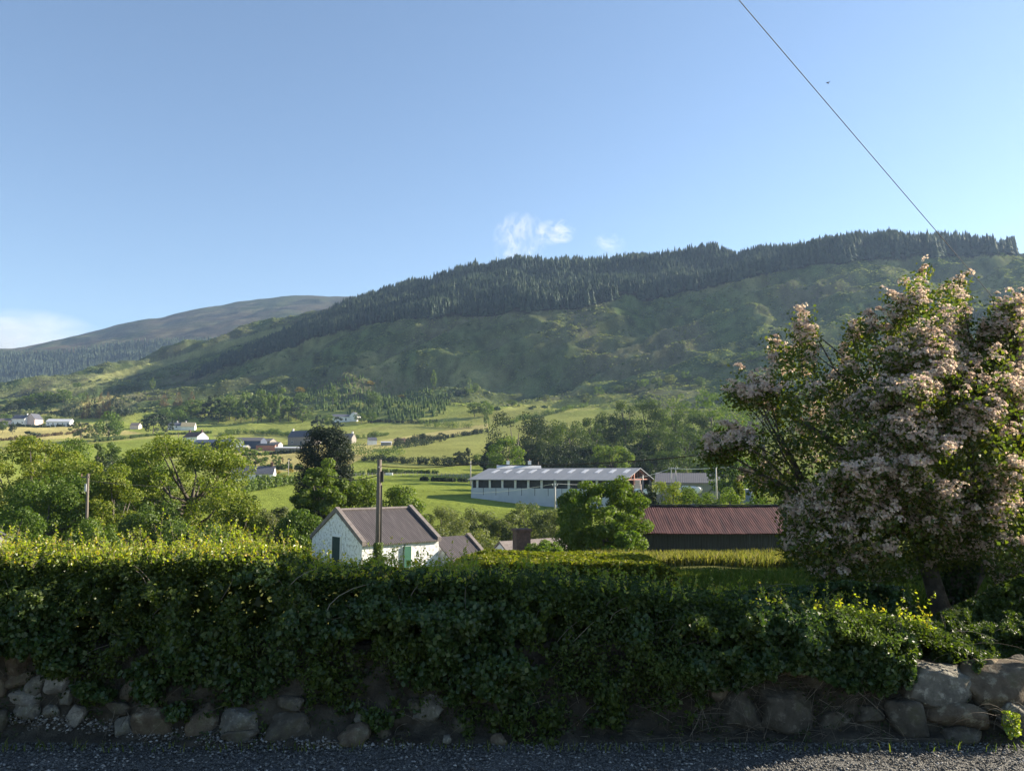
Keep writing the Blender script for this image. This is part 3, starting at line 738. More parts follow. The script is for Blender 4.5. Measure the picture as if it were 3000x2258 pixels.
# --- woodland at the foot of the hill
gB = 'trees along the foot of the hill'
FB = []
rb = random.Random(5)
spots = [(560, 1215, 1170), (590, 1220, 1178), (618, 1225, 1160), (645, 1228, 1168), (672, 1230, 1158), (690, 1232, 1165), (716, 1232, 1150), (740, 1234, 1162), (765, 1236, 1142), (792, 1236, 1152), (820, 1236, 1140), (845, 1234, 1165), (868, 1232, 1185), (886, 1238, 1190), (706, 1240, 1190), (755, 1240, 1186), (800, 1240, 1190), (600, 1232, 1195), (640, 1238, 1196), (540, 1222, 1190)]
where = ['above the low white cottage', 'over the farmhouse roof', 'behind the farm sheds', 'above the farm sheds', 'over the straw field', 'beside the hillock']
look = ['pale lit', 'full round', 'dark ragged', 'narrow dark', 'bushy green', 'dull green', 'bright lit']
for i, (x, b, t) in enumerate(spots):
    st = ['round', 'tall', 'tall', 'loose'][i % 4]
    lb = '%s tree at the hill foot %s, %s' % (look[i % 7], where[min(5, int((x - 540) / 60))], 'in front' if b > 1236 else ['slightly taller', 'shorter', 'midway', 'leaning'][i % 4])
    FB.append((x, b, t, rb.uniform(36, 52), st, ['mid', 'green', 'dark', 'mid', 'green'][i % 5], lb))
FB += [
 (816, 1176, 1108, 20, 'conifer', 'conifer', 'slender pale conifer sticking up on the slope over the farm sheds'),
 (800, 1180, 1140, 18, 'conifer', 'conifer', 'short conifer beside the slender pale one'),
 (975, 1188, 1132, 26, 'tall', 'green', 'tall leafy birch on the hillock above the long white house'),
 (1095, 1190, 1150, 36, 'round', 'mid', 'round dark tree on the hillock'),
 (880, 1180, 1150, 30, 'round', 'green', 'bush of a tree beside the yellow gorse on the hillock'),
 (1271, 1142, 1084, 18, 'tall', 'green', 'lone slim tree on the open slope above the hillock'),
 (1078, 1085, 1056, 14, 'conifer', 'conifer', 'lone small conifer high on the open slope'),
 (950, 1105, 1074, 10, 'conifer', 'conifer', 'lone thin conifer on the open slope over the hillock'),
 (1340, 1160, 1125, 18, 'conifer', 'conifer', 'spiky conifer at the end of the hillock row'),
 (1355, 1156, 1118, 18, 'conifer', 'conifer', 'tallest spiky conifer of the hillock row'),
 (1375, 1152, 1108, 22, 'conifer', 'mid', 'pale conifer, topmost of the hillock row'),
 (1392, 1150, 1124, 22, 'round', 'mid', 'small round tree at the top of the hillock row'),
 (1318, 1166, 1136, 18, 'conifer', 'conifer', 'short conifer in the hillock row'),
 (1390, 1222, 1178, 44, 'round', 'mid', 'twin tree of the pair alone above the pale meadow'),
 (1425, 1222, 1176, 40, 'round', 'green', 'brighter tree of the pair alone above the pale meadow'),
 (75, 1192, 1160, 36, 'round', 'mid', 'dark round tree, lowest on the green spur'),
 (105, 1190, 1152, 44, 'round', 'green', 'lit round tree low on the green spur'),
 (140, 1186, 1146, 40, 'round', 'mid', 'middle round tree of the row low on the green spur'),
 (185, 1182, 1142, 38, 'round', 'green', 'topmost lit round tree low on the green spur'),
 (248, 1190, 1146, 14, 'tall', 'mid', 'thin tree by the grassy lane on the spur'),
 (50, 1198, 1172, 34, 'bush', 'mid', 'bushy tree beside the lowest round tree on the spur'),
 (30, 1204, 1180, 34, 'bush', 'dark', 'dark bushes by the picture edge under the spur'),
 (225, 1140, 1120, 20, 'round', 'green', 'small thorn on the spur over the round trees'),
 (340, 1120, 1106, 12, 'round', 'mid', 'tiny thorn on the upper spur'),
 (365, 1142, 1126, 22, 'bush', 'green', 'pale thorn below the upper spur'),
 (400, 1138, 1122, 20, 'bush', 'mid', 'thorn midway along the spur bank'),
 (445, 1145, 1108, 16, 'tall', 'mid', 'upright thorn at the end of the spur bank'),
 (465, 1112, 1096, 18, 'round', 'green', 'round thorn above the upright one on the spur'),
 (510, 1105, 1088, 24, 'bush', 'green', 'wide pale thorn on the spur towards the forest'),
]
for x, t, b, k, lb in [(190, 1172, 1222, 'conifer', 'dark spruce at the near end of the spruce belt'), (212, 1164, 1224, 'conifer', 'second dark spruce of the belt above the bungalow'), (232, 1168, 1226, 'conifer', 'dark spruce over the bungalow roof'), (252, 1160, 1228, 'brown', 'browning spruce in the middle of the belt'), (272, 1156, 1226, 'conifer', 'tall dark spruce in the middle of the belt'), (292, 1154, 1226, 'brown', 'browning tall spruce near the round oak'), (312, 1152, 1224, 'brown', 'browning spruce behind the round oak'), (334, 1158, 1222, 'conifer', 'dark spruce past the round oak'), (356, 1160, 1220, 'conifer', 'dark spruce near the upper end of the belt'), (378, 1164, 1216, 'conifer', 'last dark spruce of the belt under the slope'), (520, 1150, 1190, 'brown', 'bare brown larch on the slope foot'), (480, 1155, 1192, 'brown', 'brown larch beside the bare one'), (560, 1148, 1186, 'brown', 'brown larch towards the woodland')]:
    FB.append((x, b, t, 26, 'conifer', k, lb))
for r_ in FB: far_tree(*r_, group=gB)
gH = 'thorn trees scattered up the hillside'
for i, (x, b, t, w, lb) in enumerate([(1715, 1186, 1152, 32, 'pale round thorn, lowest of the climbing row'), (1752, 1160, 1132, 30, 'second thorn of the climbing row over the wood'), (1812, 1152, 1128, 30, 'third thorn of the climbing row over the wood'), (1850, 1146, 1124, 22, 'small thorn midway up the climbing row'), (1885, 1140, 1110, 32, 'full thorn midway up the climbing row'), (1925, 1136, 1106, 32, 'full thorn higher in the climbing row'), (1965, 1128, 1098, 34, 'broad thorn high in the climbing row'), (2008, 1118, 1088, 32, 'last thorn of the climbing row by the hawthorn'), (2050, 1135, 1105, 30, 'thorn just under the last of the row'), (2115, 1075, 1054, 30, 'thorn alone higher on the slope'), (2200, 1062, 1030, 44, 'pale green thorn beside the hawthorn tip'), (2240, 1050, 1026, 40, 'low spreading thorn by the hawthorn tip'), (2400, 1030, 1004, 50, 'pale thorn seen between two hawthorn spires'), (2460, 1040, 1012, 40, 'thorn next to the one between the hawthorn spires'), (1500, 1190, 1172, 30, 'low thorn below the open slope'), (1600, 1172, 1156, 24, 'small dark thorn on the open slope'), (2280, 1120, 1080, 50, 'thorn above the hawthorn arm'), (2150, 1150, 1110, 50, 'bushy thorn at the top of the wood')]):
    far_tree(x, b, t, w, ['round', 'bush'][i % 2], ['willow', 'green', 'mid'][i % 3], lb, group=gH, name='thorn_tree')
gG = 'flowering gorse bushes'
for x, b, t, w, lb in [(880, 1152, 1134, 30, 'orange-yellow gorse on the hillock'), (1085, 1128, 1116, 22, 'yellow gorse at the hillock top'), (1175, 1170, 1156, 20, 'yellow gorse towards the end of the hillock'), (1010, 1120, 1110, 16, 'small yellow gorse behind the hillock'), (808, 1388, 1374, 26, 'round yellow gorse by the lane near the white cottage'), (850, 1386, 1372, 18, 'small yellow gorse by the lane near the cypress'), (840, 1402, 1390, 34, 'low yellow gorse in the lane bank behind the white cottage')]:
    far_tree(x, b, t, w, 'bush', 'gorse', lb, cat='bush', group=gG, name='gorse_bush')
# ---------------------------------------------------------------- field hedgerows
def hedgerow(pts, h, wd, key, label, group='hedgerows between the fields', leaf=0.3, den=26, name='hedgerow'):
    G = [on_ground(x, y) for x, y in pts]
    r_ = np.random.default_rng(int(pts[0][0]) + int(pts[0][1]) * 3)
    C = []; R = []
    for (a, b) in zip(G[:-1], G[1:]):
        a = np.array(a); b = np.array(b); L_ = np.linalg.norm(b - a); n = max(2, int(L_ / (wd * 0.22)))
        t = r_.random(n)[:, None]; q = a + (b - a) * t; q[:, :2] += r_.normal(size=(n, 2)) * wd * .25
        q[:, 2] = ground(q[:, 0], q[:, 1])
        hv = h * (0.55 + 0.9 * vnoise(q[:, 0] / 9, q[:, 1] / 9, 7)) * r_.uniform(.75, 1.2, n)
        for k_ in (0.35, 0.75): C.append(q + np.array([0, 0, 1.0]) * (hv * k_)[:, None]); R.append(np.maximum(0.35 * wd, hv * 0.35))
    C = np.concatenate(C); R = np.concatenate(R)
    P, Nn = clump_points(r_, C, R, int(len(C) * den), 0.9)
    V, Fq = leaf_quads(P, Nn, leaf * r_.uniform(.6, 1.3, len(P)), .65, rng=r_)
    o = link(name, np_mesh(name, V, [Fq], LEAF[key]))
    return tag(o, label, 'hedge', group)
HR = [
 ([(640, 1278), (700, 1272), (760, 1270), (870, 1282), (900, 1286)], 3.0, 3.0, 'mid', 'bushy hedge over the field behind the farm sheds'),
 ([(1030, 1288), (1100, 1280), (1140, 1274)], 2.5, 2.5, 'mid', 'short hedge end beside the cypress top in the pale meadow'),
 ([(1180, 1300), (1260, 1290), (1340, 1280), (1430, 1268)], 3.0, 2.5, 'dark', 'long dark hedge crossing the pale meadow'),
 ([(1160, 1318), (1210, 1308), (1260, 1300)], 4.0, 4, 'dark', 'thick dark hedge by the small white shed'),
 ([(1020, 1330), (1070, 1338), (1130, 1342), (1180, 1336)], 5.0, 6, 'mid', 'wide thicket of bushes below the small white shed'),
 ([(1060, 1350), (1130, 1352), (1200, 1358), (1290, 1364), (1420, 1362)], 2.6, 3, 'dark', 'dark hedge along the low side of the rushy field'),
 ([(1230, 1248), (1290, 1252), (1380, 1255)], 4.0, 5, 'mid', 'overgrown bank at the top of the pale meadow'),
 ([(1080, 1238), (1180, 1240), (1280, 1240)], 2.2, 2.5, 'dark', 'dark hedge beyond the long white house garden'),
 ([(1020, 1396), (1080, 1390), (1200, 1385), (1280, 1388)], 1.2, 1.5, 'mid', 'low hedge behind the far end of the green field'),
 ([(1230, 1408), (1300, 1411), (1375, 1413)], 1.3, 1.3, 'dark', 'low dark hedge on the green field beside the barn'),
 ([(720, 1445), (790, 1430), (850, 1420), (890, 1416)], 2.2, 2.5, 'mid', 'thick hedge between the white cottage and the green field'),
 ([(640, 1380), (720, 1376), (820, 1374), (890, 1376)], 1.4, 1.6, 'mid', 'low hedge on the lane above the white cottage'),
 ([(0, 1248), (120, 1252), (260, 1246)], 1.6, 2, 'dark', 'dark hedge in front of the bungalow'),
 ([(0, 1292), (90, 1284), (190, 1274), (260, 1262)], 2.0, 2.5, 'brown', 'brownish ragged hedge across the far left pasture'),
 ([(280, 1295), (400, 1282), (480, 1274), (620, 1270)], 1.6, 2, 'mid', 'hedge in front of the low white cottage'),
 ([(480, 1318), (530, 1318), (580, 1324)], 1.8, 2, 'mid', 'garden hedge of the red roofed farmhouse'),
 ([(700, 1335), (780, 1332), (900, 1325)], 1.3, 1.6, 'dark', 'low hedge in front of the farm yard'),
 ([(230, 1165), (330, 1150), (420, 1138), (540, 1125)], 2.2, 3, 'mid', 'bank of bushes along the lane on the spur'),
 ([(110, 1218), (200, 1202), (330, 1180), (400, 1172)], 2.0, 2.5, 'dark', 'dark hedge between the spur fields'),
 ([(1480, 1246), (1560, 1225), (1640, 1208), (1720, 1190)], 3, 4, 'mid', 'bushy bank between the hill field and the wood'),
]
for r_ in HR: hedgerow(*r_)
# ================================================================ buildings
def corrugated(name, stops, period=0.09, axis='X', scale=1.2, rough=0.6, spec=0.4, streak=(0.6, 6, 6), bump=0.6):
    m, nt, N, L, out = mat(name)
    b = N.new('ShaderNodeBsdfPrincipled'); L.new(b.outputs[0], out.inputs[0])
    b.inputs['Roughness'].default_value = rough; b.inputs['Specular IOR Level'].default_value = spec
    n = noise_tex(N, L, scale, 6, 'Object', 0.65, stretch=streak)
    r = ramp(N, stops); L.new(n.outputs[0], r.inputs[0]); L.new(r.outputs[0], b.inputs['Base Color'])
    tc = N.new('ShaderNodeTexCoord'); w = N.new('ShaderNodeTexWave')
    w.wave_type = 'BANDS'; w.bands_direction = axis; w.inputs['Scale'].default_value = 0.314 / period
    L.new(tc.outputs['Object'], w.inputs[0])
    bp = N.new('ShaderNodeBump'); bp.inputs['Strength'].default_value = bump; bp.inputs['Distance'].default_value = 0.03
    L.new(w.outputs[0], bp.inputs['Height']); L.new(bp.outputs[0], b.inputs['Normal'])
    return m
def whitewash(name, speckle=0.5, scale=3.2, base=(0.72, 0.73, 0.74), dark=(0.16, 0.15, 0.14)):
    """whitewashed rubble stone with dark specks of dirt and painted leaf shadows"""
    m, nt, N, L, out = mat(name)
    b = N.new('ShaderNodeBsdfPrincipled'); b.inputs['Roughness'].default_value = 0.9; b.inputs['Specular IOR Level'].default_value = 0.2
    L.new(b.outputs[0], out.inputs[0])
    n = noise_tex(N, L, scale, 8, 'Object', 0.72)
    r = ramp(N, [(speckle - 0.12, dark), (speckle - 0.04, (0.45, 0.44, 0.43)), (speckle + 0.05, base), (1, tuple(min(1, c * 1.08) for c in base))])  # dark specks: dirt, and leaf shadows put into the colour
    L.new(n.outputs[0], r.inputs[0]); L.new(r.outputs[0], b.inputs['Base Color'])
    vo = N.new('ShaderNodeTexVoronoi'); vo.inputs['Scale'].default_value = 3.0
    tc = N.new('ShaderNodeTexCoord'); L.new(tc.outputs['Object'], vo.inputs['Vector'])
    bp = N.new('ShaderNodeBump'); bp.inputs['Strength'].default_value = 0.7; bp.inputs['Distance'].default_value = 0.05
    L.new(vo.outputs['Distance'], bp.inputs['Height']); L.new(bp.outputs[0], b.inputs['Normal'])
    return m
M = {}
M['wash'] = whitewash('whitewash', 0.45, 4.5)
M['wash2'] = whitewash('whitewash_peeling', 0.47, 2.4)
M['white'] = surf('white_render', [(0.2, (0.62, 0.62, 0.61)), (0.7, (0.8, 0.8, 0.79))], 0.6, bump=0.2)
M['pink'] = surf('pink_render', [(0.2, (0.55, 0.42, 0.40)), (0.7, (0.68, 0.54, 0.5))], 0.6)
M['stone'] = surf('field_stone', [(0.25, (0.12, 0.11, 0.10)), (0.5, (0.22, 0.20, 0.18)), (0.75, (0.34, 0.31, 0.28))], 3.0, bump=0.8)
M['brick'] = surf('old_brick', [(0.25, (0.07, 0.045, 0.04)), (0.6, (0.14, 0.085, 0.07)), (0.9, (0.25, 0.16, 0.13))], 5.0, bump=0.6)
M['slate'] = surf('slate', [(0.25, (0.05, 0.055, 0.075)), (0.75, (0.11, 0.115, 0.14))], 2.0, bump=0.5, rough=0.6)
M['redtile'] = surf('brown_tile', [(0.25, (0.07, 0.04, 0.04)), (0.75, (0.15, 0.09, 0.08))], 2.0, bump=0.5)
M['tin'] = corrugated('old_tin', [(0.25, (0.032, 0.026, 0.027)), (0.5, (0.055, 0.046, 0.047)), (0.8, (0.11, 0.096, 0.095))], 0.15, 'X', 2.2, streak=(3, 0.35, 0.35))
M['rust'] = corrugated('rusty_red_tin', [(0.28, (0.03, 0.018, 0.02)), (0.45, (0.058, 0.026, 0.026)), (0.6, (0.10, 0.044, 0.04)), (0.8, (0.19, 0.12, 0.115))], 0.17, 'X', 1.6, streak=(2.5, 0.25, 0.25), rough=0.75, spec=0.15)
M['darktin'] = corrugated('dark_sheeting', [(0.3, (0.006, 0.008, 0.010)), (0.6, (0.014, 0.018, 0.020)), (0.85, (0.055, 0.065, 0.065))], 0.2, 'X', 1.2, streak=(5, 5, 0.3))
M['barnroof'] = corrugated('grey_sheet_roof', [(0.2, (0.175, 0.19, 0.215)), (0.8, (0.235, 0.25, 0.275))], 0.4, 'X', 0.4, streak=(2, .2, .2), spec=0.1, rough=.8)
M['greyshed'] = corrugated('grey_cladding', [(0.2, (0.17, 0.175, 0.165)), (0.8, (0.25, 0.25, 0.235))], 0.4, 'X', 0.4)
M['greyroof'] = corrugated('grey_lean_roof', [(0.2, (0.075, 0.07, 0.075)), (0.8, (0.13, 0.125, 0.125))], 0.4, 'X', 0.4)
M['concrete'] = surf('white_concrete', [(0.2, (0.35, 0.38, 0.42)), (0.8, (0.47, 0.49, 0.53))], 0.5, bump=0.2)
M['skylight'] = surf('roof_light', [(0.3, (0.40, 0.42, 0.46)), (0.7, (0.5, 0.52, 0.56))], 1.0, rough=0.8, spec=.1)
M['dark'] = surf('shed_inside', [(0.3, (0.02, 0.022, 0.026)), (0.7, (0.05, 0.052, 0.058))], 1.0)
M['darkblue'] = corrugated('dark_blue_sheet', [(0.3, (0.03, 0.045, 0.08)), (0.7, (0.06, 0.08, 0.13))], 0.4)
M['galv'] = surf('galvanised_post', [(0.3, (0.42, 0.43, 0.44)), (0.7, (0.58, 0.58, 0.58))], 2, rough=0.5)
M['redsteel'] = surf('red_oxide_steel', [(0.3, (0.30, 0.13, 0.10)), (0.7, (0.42, 0.22, 0.17))], 2)
M['green'] = surf('green_paint', [(0.25, (0.015, 0.08, 0.055)), (0.7, (0.03, 0.13, 0.085))], 3, rough=0.6)
M['greendark'] = surf('dark_green_door', [(0.3, (0.012, 0.03, 0.032)), (0.7, (0.025, 0.05, 0.05))], 3, rough=0.6)
M['glass'] = surf('window_glass', [(0.3, (0.02, 0.025, 0.03)), (0.7, (0.05, 0.06, 0.07))], 2, rough=0.1, spec=0.6)
M['cement'] = surf('cement_coping', [(0.25, (0.11, 0.095, 0.09)), (0.75, (0.22, 0.19, 0.18))], 4, bump=0.4)
M['pole'] = surf('weathered_pole', [(0.25, (0.075, 0.062, 0.05)), (0.75, (0.20, 0.17, 0.14))], 5, bump=0.5, stretch=(4, 4, 0.3))
M['palewood'] = surf('pale_post', [(0.25, (0.30, 0.28, 0.26)), (0.75, (0.45, 0.43, 0.40))], 5)
M['cable'] = surf('black_cable', [(0.3, (0.012, 0.012, 0.012)), (0.7, (0.03, 0.03, 0.03))], 2)
M['wire'] = surf('bare_wire', [(0.3, (0.45, 0.45, 0.46)), (0.7, (0.6, 0.6, 0.6))], 2, rough=0.4)
M['thinwire'] = surf('dull_wire', [(0.3, (0.18, 0.18, 0.185)), (0.7, (0.25, 0.25, 0.25))], 2, rough=0.9, spec=0.0)
M['plastic'] = surf('white_bale_wrap', [(0.3, (0.6, 0.6, 0.58)), (0.7, (0.78, 0.78, 0.76))], 3, rough=0.35, bump=0.3)
M['bluetank'] = corrugated('blue_tank', [(0.3, (0.07, 0.10, 0.17)), (0.7, (0.12, 0.16, 0.24))], 0.3)
M['black'] = surf('black_parts', [(0.3, (0.015, 0.015, 0.016)), (0.7, (0.04, 0.04, 0.04))], 4, rough=0.5)
M['ceramic'] = surf('insulator', [(0.3, (0.2, 0.12, 0.09)), (0.7, (0.3, 0.2, 0.15))], 4, rough=0.2)

def shell(W, Ln, hw, hr, t=0.0):
    """gabled body: x along the ridge (0..Ln), y across (-W/2..W/2)"""
    b = MB()
    b.prism([(-W / 2, -1.2), (W / 2, -1.2), (W / 2, hw), (0, hw + hr), (-W / 2, hw)], 0, Ln)
    # prism extrudes along y: turn it so that the ridge runs along x
    b.v = [(y, -x, z) for x, y, z in b.v]
    return b
def roof_mb(W, Ln, hw, hr, over=0.25, gable=0.15, th=0.12):
    b = MB(); k = hr / (W / 2); o = over
    p = [(-W / 2 - o, hw - k * o), (0, hw + hr), (W / 2 + o, hw - k * o)]
    q = [(W / 2 + o, hw - k * o + th), (0, hw + hr + th * 1.15), (-W / 2 - o, hw - k * o + th)]
    lift = 0.02
    b.prism([(x, z + lift) for x, z in p + q], -gable, Ln + gable)
    b.v = [(y, -x, z) for x, y, z in b.v]
    return b
def chimney_on(root, x, y, z, w=0.8, d=0.6, h=1.1, m=None, pots=1):
    c = MB().box(x - w / 2, x + w / 2, y - d / 2, y + d / 2, z - 0.6, z + h)
    c.box(x - w / 2 - .06, x + w / 2 + .06, y - d / 2 - .06, y + d / 2 + .06, z + h + .002, z + h + .12)
    o = c.build('chimney', m or M['brick'], root)
    for i in range(pots):
        MB().tube([(x + (i - (pots - 1) / 2) * .35, y, z + h + .12), (x + (i - (pots - 1) / 2) * .35, y, z + h + .5)], [.13, .1], 8).build('chimney_pot', M['redsteel'], o)
def house(px, base, yawdeg, Ln, W, hw, hr, wall, roof, label, cat='house', name='house', chim=(), wins=0, Y=None, door=True, group=None, chm=None, winside=-1):
    """a small far house: placed by where its near middle foot is seen; yaw turns the ridge (0 = across the picture)"""
    if Y is None: X, Y, z = on_ground(px, base)
    else: X, _, z = at(px, base, Y)
    e = empty(name, (X, Y, z), label, cat, group, math.radians(yawdeg))
    b = shell(W, Ln, hw, hr); b.v = [(x - Ln / 2, y, q) for x, y, q in b.v]; b.build('wall', wall, e)
    r_ = roof_mb(W, Ln, hw, hr); r_.v = [(x - Ln / 2, y, q) for x, y, q in r_.v]; r_.build('roof', roof, e)
    for cx in chim: chimney_on(e, cx * (Ln / 2 - .5), 0, hw + hr, m=chm or M['white'])
    for i in range(wins):
        x = (i + .5) / wins * Ln - Ln / 2; y = winside * W / 2
        if door and i == wins // 2:
            MB().box(x - .5, x + .5, y - .05, y + .05, 0, 2.0).build('door', M['greendark'], e)
        else:
            w_ = MB().box(x - .55, x + .55, y - .04, y + .04, .9, 2.1).build('window', M['white'], e)
            MB().box(x - .45, x + .45, y - .055, y + .055, 1.0, 2.0).build('pane', M['glass'], w_)
    return e
# ---------------------------------------------------------------- the whitewashed cottage
def rot2(x, y, a): return (x * math.cos(a) - y * math.sin(a), x * math.sin(a) + y * math.cos(a))
PHI = math.radians(40); CD = 59.0
cw, cl = 7.6, 6.4                               # gable width, length
pk = at(986, 1499, CD)                          # gable peak
eave_z = at(1085, 1592, CD - 2.3)[2]
hr_ = pk[2] - eave_z
floor_z = pk[2] - hr_ - 3.0
cot = empty('cottage', (pk[0], pk[1], floor_z), 'whitewashed stone cottage with a brown tin roof behind the hedge', 'cottage', None, PHI)
HW = 3.0; HR = hr_
# walls with a door hole look: gable wall, long wall, back, far gable in one shell
shell(cw, cl, HW, HR).build('wall', M['wash'], cot)
rb_ = MB(); k_ = HR / (cw / 2)
rb_.prism([(-cw / 2 - .22, HW - k_ * .22 + .02), (0, HW + HR + .02), (cw / 2 + .22, HW - k_ * .22 + .02), (cw / 2 + .22, HW - k_ * .22 + .10), (0, HW + HR + .12), (-cw / 2 - .22, HW - k_ * .22 + .10)], .22, cl - .22)
rb_.v = [(y, -x, z) for x, y, z in rb_.v]; rf = rb_.build('roof', M['tin'], cot)
MB().tube([(.25, 0, HW + HR + .13), (cl - .25, 0, HW + HR + .13)], .12, 8).build('ridge_cap', M['cement'], rf)
for x0 in (-.1, cl - .22):                      # raised coping along both gables
    c_ = MB()
    c_.prism([(-cw / 2 - .2, HW - k_ * .2), (0, HW + HR), (cw / 2 + .2, HW - k_ * .2), (cw / 2 + .2, HW - k_ * .2 + .32), (0, HW + HR + .36), (-cw / 2 - .2, HW - k_ * .2 + .32)], x0, x0 + .32)
    c_.v = [(y, -x, z) for x, y, z in c_.v]; c_.build('coping', M['cement'], cot)
d1 = MB().box(-.06, .05, -.75, .45, -.5, 3.3).build('door', M['greendark'], cot); d1['label'] = 'dark green loft door in the shaded gable'
f1 = MB().box(-.08, .04, -.85, -.753, -.5, 3.4).box(-.08, .04, .453, .55, -.5, 3.4).box(-.08, .04, -.75, .45, 3.303, 3.4).build('frame', M['white'], d1)
# long wall is the y = -cw/2 side
w1 = MB().box(3.2, 4.05, -cw / 2 - .05, -cw / 2 + .05, 1.15, 2.75).build('window', M['white'], cot)
MB().box(3.3, 3.96, -cw / 2 - .09, -cw / 2 + .03, 1.2, 2.68).build('shutter', M['green'], w1)
MB().box(3.28, 3.36, -cw / 2 - .14, -cw / 2 - .1, 1.2, 2.68).build('post', M['greendark'], w1)
# lower outhouse joined behind
oh = empty('outhouse', (*[pk[i] + rot2(cl + .35, -2.6, PHI)[i] for i in (0, 1)], floor_z), 'low outhouse with a grey tin roof at the far end of the cottage', 'outhouse', None, PHI - math.radians(2))
b_ = shell(6.0, 3.0, 1.2, 1.75); b_.build('wall', M['wash2'], oh)
roof_mb(6.0, 3.0, 1.2, 1.75, .2, .05, .1).build('roof', M['tin'], oh)
c_ = MB(); c_.prism([(-3.2, 1.06), (0, 2.95), (3.2, 1.06), (3.2, 1.34), (0, 3.25), (-3.2, 1.34)], 3.06, 3.36); c_.v = [(y, -x, z) for x, y, z in c_.v]; c_.build('coping', M['cement'], oh)
# little white gable further down
pg_ = at(1465, 1591, 62)
sg = empty('white_shed', (pg_[0], pg_[1], pg_[2] - 4.6), 'small white gabled shed just showing over the hedge', 'shed', None, math.radians(38))
shell(4.6, 6, 3.0, 1.6).build('wall', M['white'], sg); roof_mb(4.6, 6, 3.0, 1.6, .15, .08, .12).build('roof', M['cement'], sg)
# brick chimney of a hidden house
pc_ = at(1528, 1548, 50)
rc = empty('ruined_house', (pc_[0], pc_[1], pc_[2] - 5.6), 'ivy grown house with a dark brick chimney over the hedge', 'house', None, math.radians(18))
shell(5, 6, 1.6, 1.6).build('wall', M['stone'], rc); roof_mb(5, 6, 1.6, 1.6, .1, .05, .1).build('roof', M['slate'], rc)
MB().box(-.45, .45, -.4, .4, 2.0, 5.45).box(-.52, .52, -.47, .47, 5.452, 5.6).build('chimney', M['brick'], rc)
r_ = np.random.default_rng(77)
cc_ = r_.uniform((-.3, -2.6, 1.6), (5.5, 1.5, 4.3), (34, 3)); P_, N_ = clump_points(r_, cc_, np.full(34, .55), 3600)
V_, F_ = leaf_quads(P_, N_, .08 * r_.uniform(.7, 1.3, len(P_)), .8, rng=r_)
link('ivy', np_mesh('ivy', V_, [F_], LEAF['mid']), rc)
# stone outhouse at the picture edge
pe_ = at(4, 1552, 55)
so = empty('stone_outhouse', (pe_[0] - 2.0, pe_[1], pe_[2] - 3.6), 'grey stone outhouse corner cut off by the picture edge', 'outhouse', None, math.radians(-35))
b_ = shell(4.4, 5, 3.0, 1.3); b_.v = [(x - 5, y, z) for x, y, z in b_.v]; b_.build('wall', M['stone'], so)
b_ = roof_mb(4.4, 5, 3.0, 1.3); b_.v = [(x - 5, y, z) for x, y, z in b_.v]; b_.build('roof', M['slate'], so)
# ---------------------------------------------------------------- red roofed shed
RD = 58.0
p0 = at(1872, 1556, RD); p1 = at(2345, 1562, RD - .5); pr = at(1905, 1480, RD + 4.2)
rs = empty('hay_shed', (p0[0], p0[1], p0[2] - 3.6), 'long dark sheeted shed with a rusty red tin roof', 'shed', None, 0.0)
LR = p1[0] - p0[0]; RH = pr[2] - p0[2]
b_ = MB()
# roof: one deep slope towards us and one away, wavy sheet edge
nx = 40
vs = []; fs = []
rr_ = np.random.default_rng(4)
for i in range(nx + 1):
    x = -.35 + (LR + .7) * i / nx
    sag = -.05 * math.sin(math.pi * i / nx) + rr_.normal() * .008
    for (y, z) in ((-.35, -.08 + rr_.normal() * .012), (0.9, RH * .22), (4.2, RH), (9, -.1)):
        vs.append((x + y * .17, y, 3.6 + z + sag)); 
    for (y, z) in ((-.35, -.08), (0.9, RH * .22), (4.2, RH), (9, -.1)):
        vs.append((x + y * .17, y, 3.54 + z + sag))
for i in range(nx):
    a = i * 8
    for j in range(3):
        fs.append([a + j, a + 8 + j, a + 9 + j, a + 1 + j]); fs.append([a + 4 + j, a + 5 + j, a + 13 + j, a + 12 + j])
    fs.append([a, a + 4, a + 12, a + 8])
for a in (0, nx * 8):
    for j in range(3): fs.append([a + j, a + 1 + j, a + 5 + j, a + 4 + j])
MB().add(vs, fs).build('roof', M['rust'], rs)
MB().box(-.05, LR + .1, 4.05 , 4.35, 3.6 + RH - .02, 3.6 + RH + .06).build('ridge_cap', M['darktin'], rs).location = (.7, 0, 0)
MB().box(0, LR, .1, .16, 1.75, 3.45).build('front_sheeting', M['darktin'], rs)
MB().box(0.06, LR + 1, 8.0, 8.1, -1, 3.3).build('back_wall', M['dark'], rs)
MB().box(0, .1, .17, 8, -1, 3.45).build('end_wall', M['darktin'], rs)
for i in range(6):
    x = .25 + i * (LR - .5) / 5
    MB().box(x - .1, x + .1, .2, .4, -1, 3.5).build('post', M['pole'], rs)
# ---------------------------------------------------------------- the big cattle barn
TH = math.radians(-21)
LE = at(1380, 1401, 187); RE = at(1829, 1404, 170)
TH = math.atan2(RE[1] - LE[1], RE[0] - LE[0]); BL = math.hypot(RE[1] - LE[1], RE[0] - LE[0])
bz = min(LE[2], RE[2]) - 5.2
bn = empty('cattle_barn', (LE[0], LE[1], bz), 'long cattle barn with a pale grey roof and white concrete walls', 'barn', None, TH)
BW = 19.0; HE = 5.2; HB = 2.45
def turn(b): b.v = [(y, -x, z) for x, y, z in b.v]; return b
